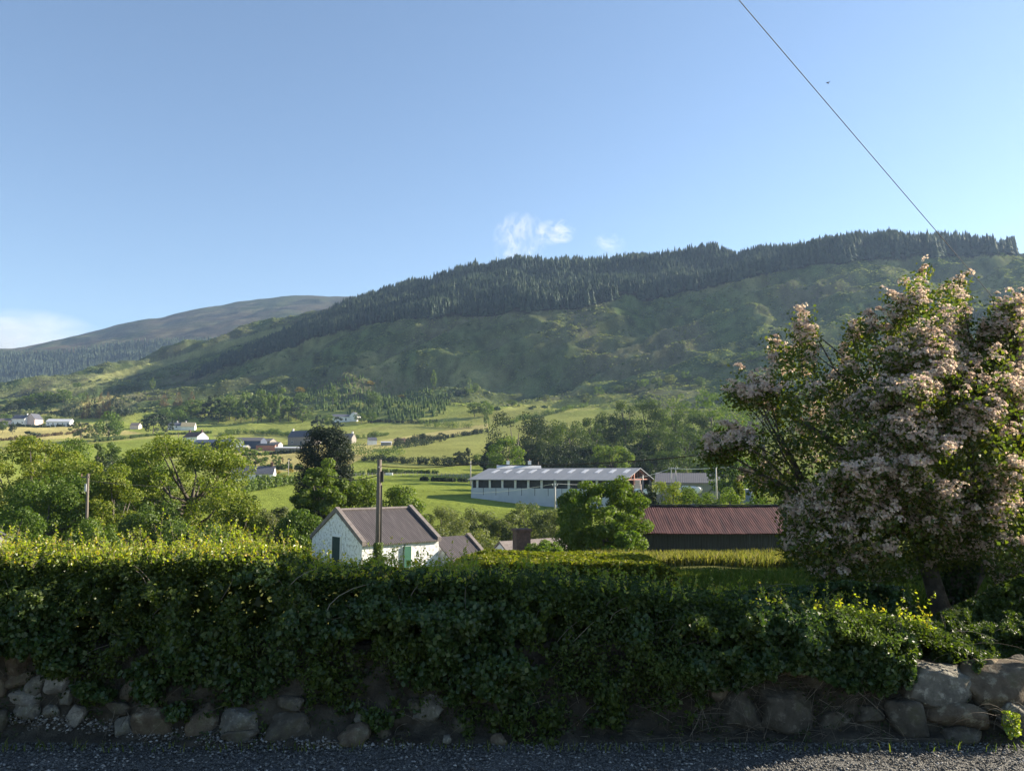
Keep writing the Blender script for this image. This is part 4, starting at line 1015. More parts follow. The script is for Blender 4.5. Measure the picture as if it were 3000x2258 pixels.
# x along the barn, front at y = 0, back at y = BW
k2 = HB / (BW / 2)
MB().add([(-.6, -.5, HE - k2 * .5), (BL + .5, -.5, HE - k2 * .5), (BL + .5, BW / 2, HE + HB), (-.6, BW / 2, HE + HB), (BL + .5, BW + .5, HE - k2 * .5), (-.6, BW + .5, HE - k2 * .5),
          (-.6, -.5, HE - k2 * .5 - .14), (BL + .5, -.5, HE - k2 * .5 - .14), (BL + .5, BW / 2, HE + HB - .14), (-.6, BW / 2, HE + HB - .14), (BL + .5, BW + .5, HE - k2 * .5 - .14), (-.6, BW + .5, HE - k2 * .5 - .14)],
         [[0, 1, 2, 3], [3, 2, 4, 5], [6, 9, 8, 7], [9, 11, 10, 8], [0, 6, 7, 1], [1, 7, 8, 2], [2, 8, 10, 4], [4, 10, 11, 5], [5, 11, 9, 3], [3, 9, 6, 0]]).build('roof', M['barnroof'], bn)
for i in range(11):
    x = (i + .85) * BL / 11.4
    y0, y1 = BW * .27, BW * .43
    z0, z1 = HE + k2 * y0 + .05, HE + k2 * y1 + .05
    MB().add([(x - .5, y0, z0), (x + .5, y0, z0), (x + .5, y1, z1), (x - .5, y1, z1), (x - .5, y0, z0 - .04), (x + .5, y0, z0 - .04), (x + .5, y1, z1 - .04), (x - .5, y1, z1 - .04)],
             [[0, 1, 2, 3], [0, 4, 5, 1], [1, 5, 6, 2], [2, 6, 7, 3], [3, 7, 4, 0]]).build('skylight', M['skylight'], bn)
MB().box(0, BL, 0, .25, -3, 1.4).build('lower_wall', M['concrete'], bn)
MB().box(0, BL, .06, .25, 1.4, 3.15).build('upper_wall', M['concrete'], bn)
for i in range(1, 11):
    x = i * BL / 11.4
    MB().box(x - .05, x + .05, .02, .055, 1.5, 3.15).build('joint_strip', M['black'], bn)
for i in range(0, 11):
    x = i * BL / 11.4 + BL / 22.8
    MB().box(x - .25, x + .25, .05, .3, 3.153, HE + .05).build('stanchion', M['galv'], bn)
MB().box(0.3, BL - .3, .5, .6, 3.0, HE - .05).build('side_sheet', M['dark'], bn)  # plain near-black sheet behind the posts, from wall top to eave
MB().box(0, .25, .26, BW, -3, HE - .1).prism([(0, 0)] * 3, 0, 0).build('end_wall', M['concrete'], bn)
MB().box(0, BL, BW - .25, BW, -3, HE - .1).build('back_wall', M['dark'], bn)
# open steel gable at the near end
for y in (.2, BW * .36, BW * .68, BW - .45):
    h = HE + k2 * min(y, BW - y) - .2
    MB().box(BL - .4, BL - .1, y, y + .3, -3, h).build('gable_post', M['redsteel' if y < BW * .5 else 'galv'], bn)
for y0, y1 in ((-.4, BW / 2), (BW + .4, BW / 2)):
    MB().tube([(BL - .05, y0, HE + k2 * min(y0, BW - y0) - .3), (BL - .05, y1, HE + HB - .3)], .2, 4).build('rafter', M['redsteel'], bn)
tr = MB()
for f in (.12, .25, .37, .5, .63, .75, .88):
    tr.tube([(BL - .3, BW * f, HE - .1), (BL - .3, BW * .5 + (f - .5) * BW * .55, HE + HB * (1 - abs(f - .5) * 1.1) - .5)], .07, 4)
tr.tube([(BL - .3, .2, HE - .1), (BL - .3, BW - .2, HE - .1)], .12, 4).build('truss', M['redsteel'], bn)
# grey lean-to shed beyond the open gable
lx, ly = rot2(BL + 2.5, BW * .78, TH)
gs = empty('grey_shed', (LE[0] + lx, LE[1] + ly, bz), 'grey clad shed joined to the open end of the barn', 'shed', None, TH + .26)
shell(15, 13.5, 4.4, 2.0).build('wall', M['greyshed'], gs); roof_mb(15, 13.5, 4.4, 2.0, .3, .2, .12).build('roof', M['greyroof'], gs)
MB().tube([(10.5, -7.56, 1.6), (11.8, -7.56, 3.2)], .09, 4).build('brace', M['black'], gs)
# white round bales in front of it
for i, (x, y, lb) in enumerate([(1985, 1436, 'white wrapped bale under the twin pole'), (2008, 1432, 'white wrapped bale in the middle of the row'), (2030, 1433, 'white wrapped bale with its dark end showing'), (2046, 1435, 'last white wrapped bale of the row'), (1925, 1438, 'white wrapped bale by the barn gable'), (1893, 1441, 'white wrapped bale inside the open gable'), (1868, 1440, 'white wrapped bale at the barn post')]):
    p = at(x, y, 160 - i * .3)
    tag(MB().tube([(-.62, 0, 0), (-.6, 0, 0), (-.55, 0, 0), (.55, 0, 0), (.6, 0, 0), (.62, 0, 0)], [.3, .55, .62, .62, .55, .3], 16).build('silage_bale', M['plastic'], None, smooth=True, loc=p), lb, 'bale', 'wrapped bales by the barn').rotation_euler = (0, 0, .3 * i)
# stacked pinkish blocks inside the gable
p = at(1868, 1440, 172)
tag(MB().box(-.75, .75, -.5, .5, -1.5, 1.6).box(-.6, .6, -.4, .4, 1.603, 2.5).build('feed_bin', M['pink'], None, loc=p, bevel=.1), 'pinkish feed bin standing in the open barn gable', 'feed bin')
# blue tank
p = at(2187, 1457, 120)
tk = empty('water_tank', (p[0], p[1], p[2] - .3), 'blue-grey round tank among the bushes behind the red roof', 'tank')
MB().tube([(0, 0, -.5), (0, 0, 1.35)], [1.06, 1.06], 28).build('drum', M['bluetank'], tk, smooth=False)
MB().tube([(0, 0, 1.355), (0, 0, 1.5)], [1.14, 1.12], 28).build('rim', M['bluetank'], tk)
MB().tube([(0, 0, 1.505), (0, 0, 1.58)], [1.08, .3], 28).build('lid', M['galv'], tk)
# house behind the barn: roof and chimneys over the ridge
house(1520, 1414, 4, 11.5, 6.5, 2.4, 2.2, M['white'], M['galv'], 'white house with two chimneys peeping over the barn roof', Y=215, chim=(-.55, .55), chm=M['white'])
# ---------------------------------------------------------------- far houses
house(572, 1309, -32, 12, 7, 5.2, 2.6, M['white'], M['redtile'], 'two storey white farmhouse with a red-brown roof and pink gable', cat='farmhouse', name='farmhouse', chim=(-.9, .9), wins=3, chm=M['brick'])
gS = 'sheds of the farm yard'
for (x, b, L_, W_, hw, hr, wl_, rf_, yw, lb) in [
  (640, 1318, 22, 9, 3.6, 1.6, 'darkblue', 'darkblue', -4, 'long dark blue shed next to the farmhouse'),
  (720, 1314, 19, 9, 3.8, 1.8, 'darkblue', 'greyroof', -4, 'dark shed with a grey roof in the farm yard'),
  (765, 1310, 14, 8, 3.0, 1.5, 'stone', 'greyroof', -10, 'stone shed with a grey roof in the farm yard'),
  (785, 1319, 10, 6, 2.4, .9, 'redsteel', 'darktin', -8, 'small red shed at the end of the farm yard'),
  (808, 1319, 5, 5, 3.0, 1.0, 'pink', 'greyroof', -8, 'square pinkish shed at the end of the farm yard'),
  (700, 1323, 9, 5, 2.2, .8, 'stone', 'skylight', -6, 'low stone shed with a white roof before the yard'),
  (848, 1322, 13, 5, 1.6, .5, 'stone', 'skylight', 0, 'very low shed with a pale roof beside the cypress')]:
    house(x, b, yw, L_, W_, hw, hr, M[wl_], M[rf_], lb, cat='shed', name='farm_shed', wins=0, group=gS)
house(743, 1410, 8, 12.5, 6, 2.4, 2.2, M['white'], M['slate'], 'low white cottage with a blue slate roof and one chimney', cat='cottage', name='cottage', chim=(.92,), wins=4, chm=M['brick'], Y=250)
house(1005, 1234, 14, 15, 7, 3.0, 1.8, M['white'], M['slate'], 'long white house at the foot of the hill', wins=4, chim=(.9,))
house(1040, 1232, 80, 8, 6, 3.0, 2.6, M['white'], M['slate'], 'white gabled house end beside the long white house', chim=())
house(892, 1304, -14, 16, 8, 4.4, 3.4, M['stone'], M['slate'], 'grey stone house with a steep roof behind the cypress', chim=(-.95,), wins=3)
house(1012, 1298, -10, 10, 7, 2.8, 2.4, M['stone'], M['greyroof'], 'grey house on the other side of the cypress', chim=(.9,), wins=2)
house(1090, 1302, 20, 4.6, 3.6, 2.4, 1.4, M['white'], M['slate'], 'tiny white shed in the pale meadow', cat='shed', name='meadow_shed', wins=0)
house(1132, 1304, 0, 5.5, 3, 1.4, .5, M['greyshed'], M['skylight'], 'low pale trailer shed right of the tiny white shed', cat='shed', name='meadow_shed')
house(1172, 1300, 0, 5.5, 4, 2.0, .9, M['brick'], M['redtile'], 'small dark red hut by the dark hedge in the meadow', cat='hut', name='hut')
house(528, 1258, 10, 15, 7, 2.4, 2.2, M['white'], M['slate'], 'low white cottage under the woodland', cat='cottage', name='cottage', chim=(-.3, .5), wins=4)
house(552, 1259, 10, 9, 6, 2.2, 2.8, M['white'], surf('thatch', [(.3, (.22, .19, .12)), (.7, (.34, .3, .2))], 3), 'thatch coloured hipped cottage end under the woodland', cat='cottage', name='cottage')
house(62, 1246, -5, 11, 8, 4.6, 3.0, M['white'], M['slate'], 'white dormer house at the far left behind the dark tree', chim=(.9,), wins=3)
house(100, 1243, 82, 9, 8, 3.6, 4.2, M['pink'], M['slate'], 'cream gabled wing between the dormer house and the bungalow')
house(176, 1248, 6, 17, 8, 3.2, 2.0, M['white'], M['skylight'], 'long white bungalow below the spruce belt', name='bungalow', wins=5)
house(12, 1242, 0, 14, 6, 2.6, 1.6, M['pink'], M['cement'], 'pale low cottage cut by the picture edge', cat='cottage', name='cottage', wins=3)
house(398, 1256, 0, 6, 5, 2.2, 1.8, M['pink'], M['cement'], 'small pinkish hut before the big dark tree', cat='hut', name='hut')
# car and caravan by the farm lane
def car(px, py, body, label, yaw=0.2):
    X, Y, z = on_ground(px, py)
    e = empty('parked_car', (X, Y, z), label, 'car', None, yaw)
    MB().prism([(-2.1, .35), (2.1, .35), (2.15, .8), (1.3, .95), (.7, 1.45), (-1.0, 1.5), (-1.9, 1.0), (-2.15, .85)], -.85, .85).build('body', body, e, bevel=.06)
    MB().prism([(-.95, 1.0), (1.1, 1.0), (.65, 1.38), (-.9, 1.42)], -.87, .87).build('window', M['glass'], e)
    for x in (-1.3, 1.3):
        for y in (-.8, .8): MB().tube([(x, y - .1, .33), (x, y + .1, .33)], .33, 12).build('wheel', M['black'], e)
car(468, 1309, M['black'], 'dark car parked by the hedge near the farmhouse lane')
car(490, 1309, M['plastic'], 'white van-like car parked by the farmhouse lane', .3)
# ---------------------------------------------------------------- poles and wires
def wire(p, q, sag, r, m, label, n=24, group='overhead wires', name='power_wire'):
    p = np.array(p); q = np.array(q); t = np.linspace(0, 1, n)[:, None]
    P = p + (q - p) * t; P[:, 2] -= (sag * 4 * t * (1 - t))[:, 0]
    return tag(MB().tube(P, r, 5).build(name, m, None, smooth=True), label, 'wire', group)
PD = 38.0
pt = at(1112, 1346, PD); pb = gz(pt[0], PD) - .5
mp = empty('utility_pole', (pt[0], pt[1], pb), 'thick wooden pole with ivy round its foot in front of the cottage', 'pole', 'poles carrying wires')
hp = pt[2] - pb
MB().tube([(0, 0, 0), (0, 0, hp * .5), (0, 0, hp)], [.145, .13, .105], 12).build('shaft', M['pole'], mp, smooth=True)
fit = MB().box(.1, .2, -.08, .08, hp - 1.05, hp - .55).build('cable_box', M['black'], mp)
MB().tube([(-.02, -.13, hp - .35), (.02, .2, hp - .35)], .03, 6).build('bolt', M['galv'], mp)
MB().tube([(.13, -.03, hp - 1.2), (.145, -.04, hp - 3), (.15, -.04, hp * .35)], .025, 6).build('cable_guard', M['black'], mp)
r_ = np.random.default_rng(21); nI = 2200
zI = r_.random(nI) ** 1.4 * hp * .42; aI = r_.random(nI) * 6.28; rI = .15 + r_.random(nI) * .22 * (1.15 - zI / (hp * .5))
PI_ = np.stack([np.cos(aI) * rI, np.sin(aI) * rI, zI + .2], 1)
V_, F_ = leaf_quads(PI_, unit(np.stack([np.cos(aI), np.sin(aI), .5 + 0 * aI], 1) + r_.normal(size=(nI, 3)) * .5), .055 * r_.uniform(.7, 1.3, nI), .8, rng=r_)
link('ivy', np_mesh('ivy', V_, [F_], LEAF['mid']), mp)
lt = at(258, 1387, 64); lb_ = gz(lt[0], 64) - .5
lp = empty('utility_pole', (lt[0], lt[1], lb_), 'thin leaning pole among the yellow-green trees', 'pole', 'poles carrying wires'); hl = lt[2] - lb_
MB().tube([(.22, 0, 0), (.1, 0, hl * .6), (0, 0, hl)], [.13, .115, .095], 10).build('shaft', M['pole'], lp, smooth=True)
MB().box(-.55, .12, -.05, .05, hl - .32, hl - .22).build('crossarm', M['pole'], lp)
MB().tube([(-.5, 0, hl - .22), (-.5, 0, hl - .02)], .045, 6).build('insulator', M['ceramic'], lp)
MB().box(-.14, .0, -.16, -.1, hl - 1.4, hl - .8).build('bracket', M['galv'], lp)
def pole(px, top, foot, Y, r, label, arm=0, m='palewood', zfoot=None):
    p = at(px, top, Y); z = at(px, foot, Y)[2]
    e = empty('utility_pole', (p[0], p[1], z), label, 'pole', 'poles carrying wires'); h = p[2] - z
    MB().tube([(0, 0, -.8), (0, 0, h)], [r * 1.1, r * .85], 8).build('shaft', M[m], e, smooth=True)
    if arm:
        MB().box(-arm, arm, -.06, .06, h - .28, h - .16).build('crossarm', M[m], e)
        for x in (-arm * .85, 0, arm * .85): MB().tube([(x, 0, h - .16), (x, 0, h + .12)], .06, 6).build('insulator', M['galv'], e)
    return p
a1 = pole(1626, 1418, 1500, 150, .15, 'pale pole standing in front of the barn wall', .55)
a2 = pole(2097, 1368, 1470, 125, .14, 'slim pale pole with a long level wire beside the hawthorn', 0)
a3 = pole(1966, 1370, 1440, 160, .12, 'first pole of the twin behind the grey shed', .5)
a4 = pole(1979, 1370, 1440, 160, .12, 'second pole of the twin behind the grey shed', .5)
a5 = pole(1379, 1350, 1412, 200, .13, 'slender pale pole at the far corner of the barn')
a6 = pole(1577, 1352, 1385, 230, .13, 'short pole top behind the barn roof', m='pole')
a7 = pole(523, 1268, 1312, 330, .13, 'thin dark pole beside the farmhouse', m='pole')
a8 = pole(846, 1345, 1400, 260, .1, 'thin pole by the gorse near the cypress', m='palewood')
wire(at(2090, 1371, 125), at(1966, 1371, 160), .15, .05, M['wire'], 'level pale wire from the twin pole to the slim pole')
wire(at(2097, 1369, 125), at(2135, 1368, 110), .05, .04, M['wire'], 'short wire running on past the slim pole')
wire(at(1626, 1416, 150), at(1380, 1444, 175), .4, .035, M['wire'], 'pale wire falling across the white barn wall')
wire(at(1626, 1416, 150), at(1960, 1374, 160), 1.2, .035, M['wire'], 'pale wire rising from the barn pole to the twin pole')
top_l = (pt[0] - .1, pt[1], pt[2] - .75)
wire((pt[0] + .1, pt[1], pt[2] - .3), at(1377, 1358, 34), .12, .02, M['cable'], 'black cable from the thick pole towards the barn roof', name='black_cable')
wire(at(1377, 1358, 34), at(2420, 1285, 22), .3, .018, M['cable'], 'black cable rising over the barn to the hawthorn', name='black_cable')
wire(top_l, at(960, 1391, 50), .25, .024, M['cable'], 'black cable from the thick pole to the cypress', name='black_cable')
wire((lt[0], lt[1], lt[2] - .55), at(720, 1424, 78), .3, .016, M['cable'], 'black cable across the spreading oak', name='black_cable')
_wp, _wq = np.array(at(2110, -70, 9.0)), np.array(at(2990, 965, 13.5))
wire(tuple(_wp + (_wp - _wq) * 1.2), tuple(_wq), .03, .0062, M['thinwire'], 'long thin wire slanting down the sky into the hawthorn')
# field fence behind the green field
gP = 'posts of the field fence'
fa = on_ground(1030, 1396)
fb_ = on_ground(1375, 1399)
nP = 30
PO = MB().box(-.06, .06, -.06, .06, -.3, 1.15)
me0 = None
for i in range(nP):
    t = i / (nP - 1); X = fa[0] + (fb_[0] - fa[0]) * t; Y = fa[1] + (fb_[1] - fa[1]) * t
    if me0 is None: o = PO.build('fence_post', M['palewood']); me0 = o.data
    else: o = link('fence_post', me0)
    o.location = (X, Y, gz(X, Y)); tag(o, 'pale post of the wire fence behind the green field', 'fence post', gP)
for zz in (.4, .75, 1.05):
    P = [(fa[0] + (fb_[0] - fa[0]) * t, fa[1] + (fb_[1] - fa[1]) * t + .07, 0) for t in np.linspace(0, 1, 40)]
    P = [(x, y, gz(x, y) + zz) for x, y, _ in P]
    tag(MB().tube(P, .012, 4).build('fence_wire', M['wire']), 'strand of the wire fence behind the green field', 'fence wire', 'strands of the field fence')
# white trough at the field end
p = on_ground(1140, 1392)
tag(MB().box(-1.2, 1.2, -.4, .4, 0, .8).box(-1.1, 1.1, -.3, .3, .803, .86).build('trough', M['white'], None, loc=p, bevel=.05), 'white trough at the end of the green field', 'trough')
# bird
p = at(2425, 244, 60)
bd = tag(MB().tube([(-.17, 0, 0), (-.08, 0, .02), (.05, 0, .025), (.13, 0, .02), (.17, 0, .015)], [.008, .04, .05, .025, .005], 8)
   .add([(-.03, 0, .03), (.07, 0, .03), (.03, .24, .09), (-.05, .42, .05)], [[0, 1, 2, 3]]).add([(-.03, 0, .03), (.07, 0, .03), (.03, -.24, .09), (-.05, -.42, .05)], [[0, 3, 2, 1]])
   .build('bird', M['black'], None, loc=p), 'tiny dark bird flying alone in the sky beside the wire', 'bird')
bd.rotation_euler = (0, .1, .6)
# ================================================================ foreground
GZ = -1.72
# gravel lane
def gravel_mat():
    m, nt, N, L, out = mat('gravel')
    b = N.new('ShaderNodeBsdfPrincipled'); b.inputs['Roughness'].default_value = 0.8; L.new(b.outputs[0], out.inputs[0])
    tc = N.new('ShaderNodeTexCoord')
    v = N.new('ShaderNodeTexVoronoi'); v.inputs['Scale'].default_value = 110; L.new(tc.outputs['Object'], v.inputs['Vector'])
    r = ramp(N, [(0.0, (0.045, 0.046, 0.045)), (0.5, (0.10, 0.10, 0.098)), (0.85, (0.17, 0.165, 0.155)), (1, (0.3, 0.29, 0.27))])
    sx = N.new('ShaderNodeSeparateColor'); L.new(v.outputs['Color'], sx.inputs[0]); L.new(sx.outputs[0], r.inputs[0])
    n = noise_tex(N, L, 1.5, 5); r2 = ramp(N, [(0.3, (0.7, 0.68, 0.62)), (0.7, (1.1, 1.1, 1.1))]); L.new(n.outputs[0], r2.inputs[0])
    mx = N.new('ShaderNodeMix'); mx.data_type = 'RGBA'; mx.blend_type = 'MULTIPLY'; mx.inputs[0].default_value = 1
    L.new(r.outputs[0], mx.inputs[6]); L.new(r2.outputs[0], mx.inputs[7]); L.new(mx.outputs[2], b.inputs['Base Color'])
    bp = N.new('ShaderNodeBump'); bp.inputs['Strength'].default_value = 1; bp.inputs['Distance'].default_value = 0.012; bp.invert = True
    L.new(v.outputs['Distance'], bp.inputs['Height']); L.new(bp.outputs[0], b.inputs['Normal'])
    return m
xs = np.linspace(-14, 14, 240); ys = np.linspace(-6, 6.3, 180)
XX, YY = np.meshgrid(xs, ys); ZZ = GZ + 0.012 * fbm(XX * 3, YY * 3, 3, 301) - 0.01
I = np.arange(XX.size).reshape(XX.shape)
Fq = np.stack([I[:-1, :-1], I[:-1, 1:], I[1:, 1:], I[1:, :-1]], -1).reshape(-1, 4)
tag(link('gravel_lane', np_mesh('gravel_lane', np.stack([XX, YY, ZZ], -1), [Fq], gravel_mat(), smooth=True)), kind='structure', label='grey gravel lane in front of the hedge')
def stones(P, s, m, rng, name, label, flat=0.6):
    n = len(P); base = np.array([(1, 0, 0), (-1, 0, 0), (0, 1, 0), (0, -1, 0), (0, 0, 1), (0, 0, -1)], float)
    V = base[None] * s[:, None, None] * rng.uniform(.55, 1.2, (n, 6, 1)); V = V + rng.normal(size=V.shape) * s[:, None, None] * .12
    V[..., 2] *= flat
    a = rng.random(n) * 6.28; ca, sa = np.cos(a)[:, None], np.sin(a)[:, None]
    x = V[..., 0] * ca - V[..., 1] * sa; y = V[..., 0] * sa + V[..., 1] * ca; V[..., 0] = x; V[..., 1] = y
    V += P[:, None, :]
    f = np.array([(0, 2, 4), (2, 1, 4), (1, 3, 4), (3, 0, 4), (2, 0, 5), (1, 2, 5), (3, 1, 5), (0, 3, 5)])
    return tag(link(name, np_mesh(name, V.reshape(-1, 3), [(f[None] + (np.arange(n) * 6)[:, None, None]).reshape(-1, 3)], m)), kind='stuff', label=label)
def island_mat(name, stops, rough=0.85):
    m, nt, N, L, out = mat(name)
    b = N.new('ShaderNodeBsdfPrincipled'); b.inputs['Roughness'].default_value = rough; b.inputs['Specular IOR Level'].default_value = 0.25
    g = N.new('ShaderNodeNewGeometry'); r = ramp(N, stops); L.new(g.outputs['Random Per Island'], r.inputs[0])
    L.new(r.outputs[0], b.inputs['Base Color']); L.new(b.outputs[0], out.inputs[0]); return m
rg = np.random.default_rng(31)
n = 26000
Pp = np.stack([rg.uniform(-4.6, 4.6, n), 5.36 - rg.random(n) ** 1.2 * 0.9, np.full(n, GZ)], 1)
stones(Pp, rg.uniform(0.3, 1, n) ** 3 * 0.012 + 0.003, island_mat('chippings', [(0, (0.045, 0.045, 0.043)), (0.5, (0.10, 0.10, 0.095)), (0.85, (0.18, 0.175, 0.16)), (1, (0.38, 0.36, 0.33))]), rg, 'loose_chippings', 'loose grey chippings lying on the lane')
# ---------------------------------------------------------------- earth bank under the hedge
def edge_y(X): return 5.30 + 0.05 * np.sin(X * 1.1) + 0.03 * fbm(X * 1.5, X * 0 + 3, 3, 311)
def bank_top(X): return -1.16 - 0.17 * sstep(1.9, 2.9, X)
def bank(X, t):
    """t 0..1 from the lane up to the top of the bank"""
    y = edge_y(X) + 0.12 * sstep(0, .3, t) + 0.22 * t + 0.3 * sstep(.9, 1.2, t)
    z = GZ - 0.03 + (bank_top(X) - GZ) * sstep(0.12, 1.0, t) + 0.05 * sstep(0, .15, t)
    nz = fbm(X * 4, t * 5, 4, 321)
    return y - 0.07 * nz * sstep(0, .2, t), z + 0.035 * fbm(X * 6, t * 4, 3, 331)
xs = np.linspace(-9, 3.75, 520); ts = np.concatenate([np.linspace(-.1, 1.2, 60), [1.5, 2.2]])
XX, TT = np.meshgrid(xs, ts); YB, ZB = bank(XX, TT); YB = np.where(TT > 1.25, YB + (TT - 1.2) * .6, YB); ZB = np.where(TT > 1.25, ZB - .15 * (TT - 1.2), ZB)
I = np.arange(XX.size).reshape(XX.shape)
Fq = np.stack([I[:-1, :-1], I[:-1, 1:], I[1:, 1:], I[1:, :-1]], -1).reshape(-1, 4)
SOIL = surf('dry_soil', [(0.25, (0.022, 0.019, 0.014)), (0.5, (0.048, 0.041, 0.03)), (0.75, (0.10, 0.088, 0.066))], 9, 8, bump=0.9, bscale=40, bdist=0.02)
tag(link('earth_bank', np_mesh('earth_bank', np.stack([XX, YB, ZB], -1), [Fq], SOIL, smooth=True)), kind='structure', label='dry earth bank holding the boulders under the hedge')
def on_bank(px, py):
    ts_ = np.linspace(-0.05, 1.2, 260); a, b = ray(px, py)
    x = a * 5.5; y, z = bank(np.full(260, x), ts_)
    i = np.argmin(np.abs(z - b * y)); return np.array([a * y[i], y[i], b * y[i]])
# ---------------------------------------------------------------- boulders
def boulder_mat(name, c0, c1, lich):
    m, nt, N, L, out = mat(name)
    b = N.new('ShaderNodeBsdfPrincipled'); b.inputs['Roughness'].default_value = 0.92; b.inputs['Specular IOR Level'].default_value = 0.15; L.new(b.outputs[0], out.inputs[0])
    n1 = noise_tex(N, L, 9, 9, 'Object', 0.7); r1 = ramp(N, [(0.3, c0), (0.62, c1)]); L.new(n1.outputs[0], r1.inputs[0])
    n2 = noise_tex(N, L, 16, 7, 'Object', 0.75); r2 = ramp(N, [(0.54, (0, 0, 0)), (0.62, (1, 1, 1))]); L.new(n2.outputs[0], r2.inputs[0])
    mx = N.new('ShaderNodeMix'); mx.data_type = 'RGBA'; L.new(r2.outputs[0], mx.inputs[0]); L.new(r1.outputs[0], mx.inputs[6]); mx.inputs[7].default_value = (*lich, 1)
    n3 = noise_tex(N, L, 5, 6, 'Object', 0.7); r3 = ramp(N, [(0.55, (0, 0, 0)), (0.68, (.75, .75, .75))]); L.new(n3.outputs[0], r3.inputs[0])
    m2 = N.new('ShaderNodeMix'); m2.data_type = 'RGBA'; L.new(r3.outputs[0], m2.inputs[0]); L.new(mx.outputs[2], m2.inputs[6]); m2.inputs[7].default_value = (0.085, 0.085, 0.045, 1)
    L.new(m2.outputs[2], b.inputs['Base Color'])
    n4 = noise_tex(N, L, 26, 9, 'Object', 0.7); bp = N.new('ShaderNodeBump'); bp.inputs['Strength'].default_value = 0.9; bp.inputs['Distance'].default_value = 0.022
    L.new(n4.outputs[0], bp.inputs['Height']); L.new(bp.outputs[0], b.inputs['Normal']); return m
BM = {'g': boulder_mat('granite_grey', (0.080, 0.076, 0.065), (0.208, 0.194, 0.163), (0.320, 0.304, 0.252)),
      'b': boulder_mat('granite_brown', (0.072, 0.057, 0.041), (0.168, 0.133, 0.095), (0.240, 0.213, 0.156)),
      'd': boulder_mat('granite_dark', (0.048, 0.042, 0.034), (0.112, 0.099, 0.078), (0.160, 0.144, 0.116)),
      't': boulder_mat('granite_tan', (0.120, 0.091, 0.058), (0.240, 0.186, 0.119), (0.288, 0.243, 0.170)),
      'p': boulder_mat('granite_pale', (0.128, 0.118, 0.102), (0.288, 0.266, 0.231), (0.384, 0.357, 0.306))}
def boulder_mesh(seed, w, d, h):
    rg_ = np.random.default_rng(seed); nu, nv = 40, 24
    u = np.linspace(0, 2 * np.pi, nu, endpoint=False); v = np.linspace(0, np.pi, nv)
    U, Vv = np.meshgrid(u, v)
    sg = lambda a, e: np.sign(a) * np.abs(a) ** e
    e1, e2 = rg_.uniform(.4, .65), rg_.uniform(.4, .7)
    x = sg(np.sin(Vv), e1) * sg(np.cos(U), e2); y = sg(np.sin(Vv), e1) * sg(np.sin(U), e2); z = sg(np.cos(Vv), e1)
    D = np.stack([x, y, z], -1)
    for i in range(11):                                  # flat broken faces
        nrm = unit(rg_.normal(size=3) * np.array([1, 1, .8])); c = rg_.uniform(.6, .95)
        t = (D * nrm).sum(-1); D -= nrm * np.maximum(t - c, 0)[..., None] * 0.85
    q = fbm(D[..., 0] * 1.6 + 5 + seed, D[..., 1] * 1.6 + D[..., 2] * 1.9, 4, seed)
    D *= (1 + 0.16 * q)[..., None]
    D[0] = D[0].mean(0); D[-1] = D[-1].mean(0)
    P = D * np.array([w, d, h]) * .5
    I = np.arange(nu * nv).reshape(nv, nu); J = np.roll(I, -1, 1)
    return P.reshape(-1, 3), np.stack([I[1:], J[1:], J[:-1], I[:-1]], -1).reshape(-1, 4) if False else np.stack([I[1:], J[1:], J[:-1], I[:-1]], -1)[:nv - 1].reshape(-1, 4)
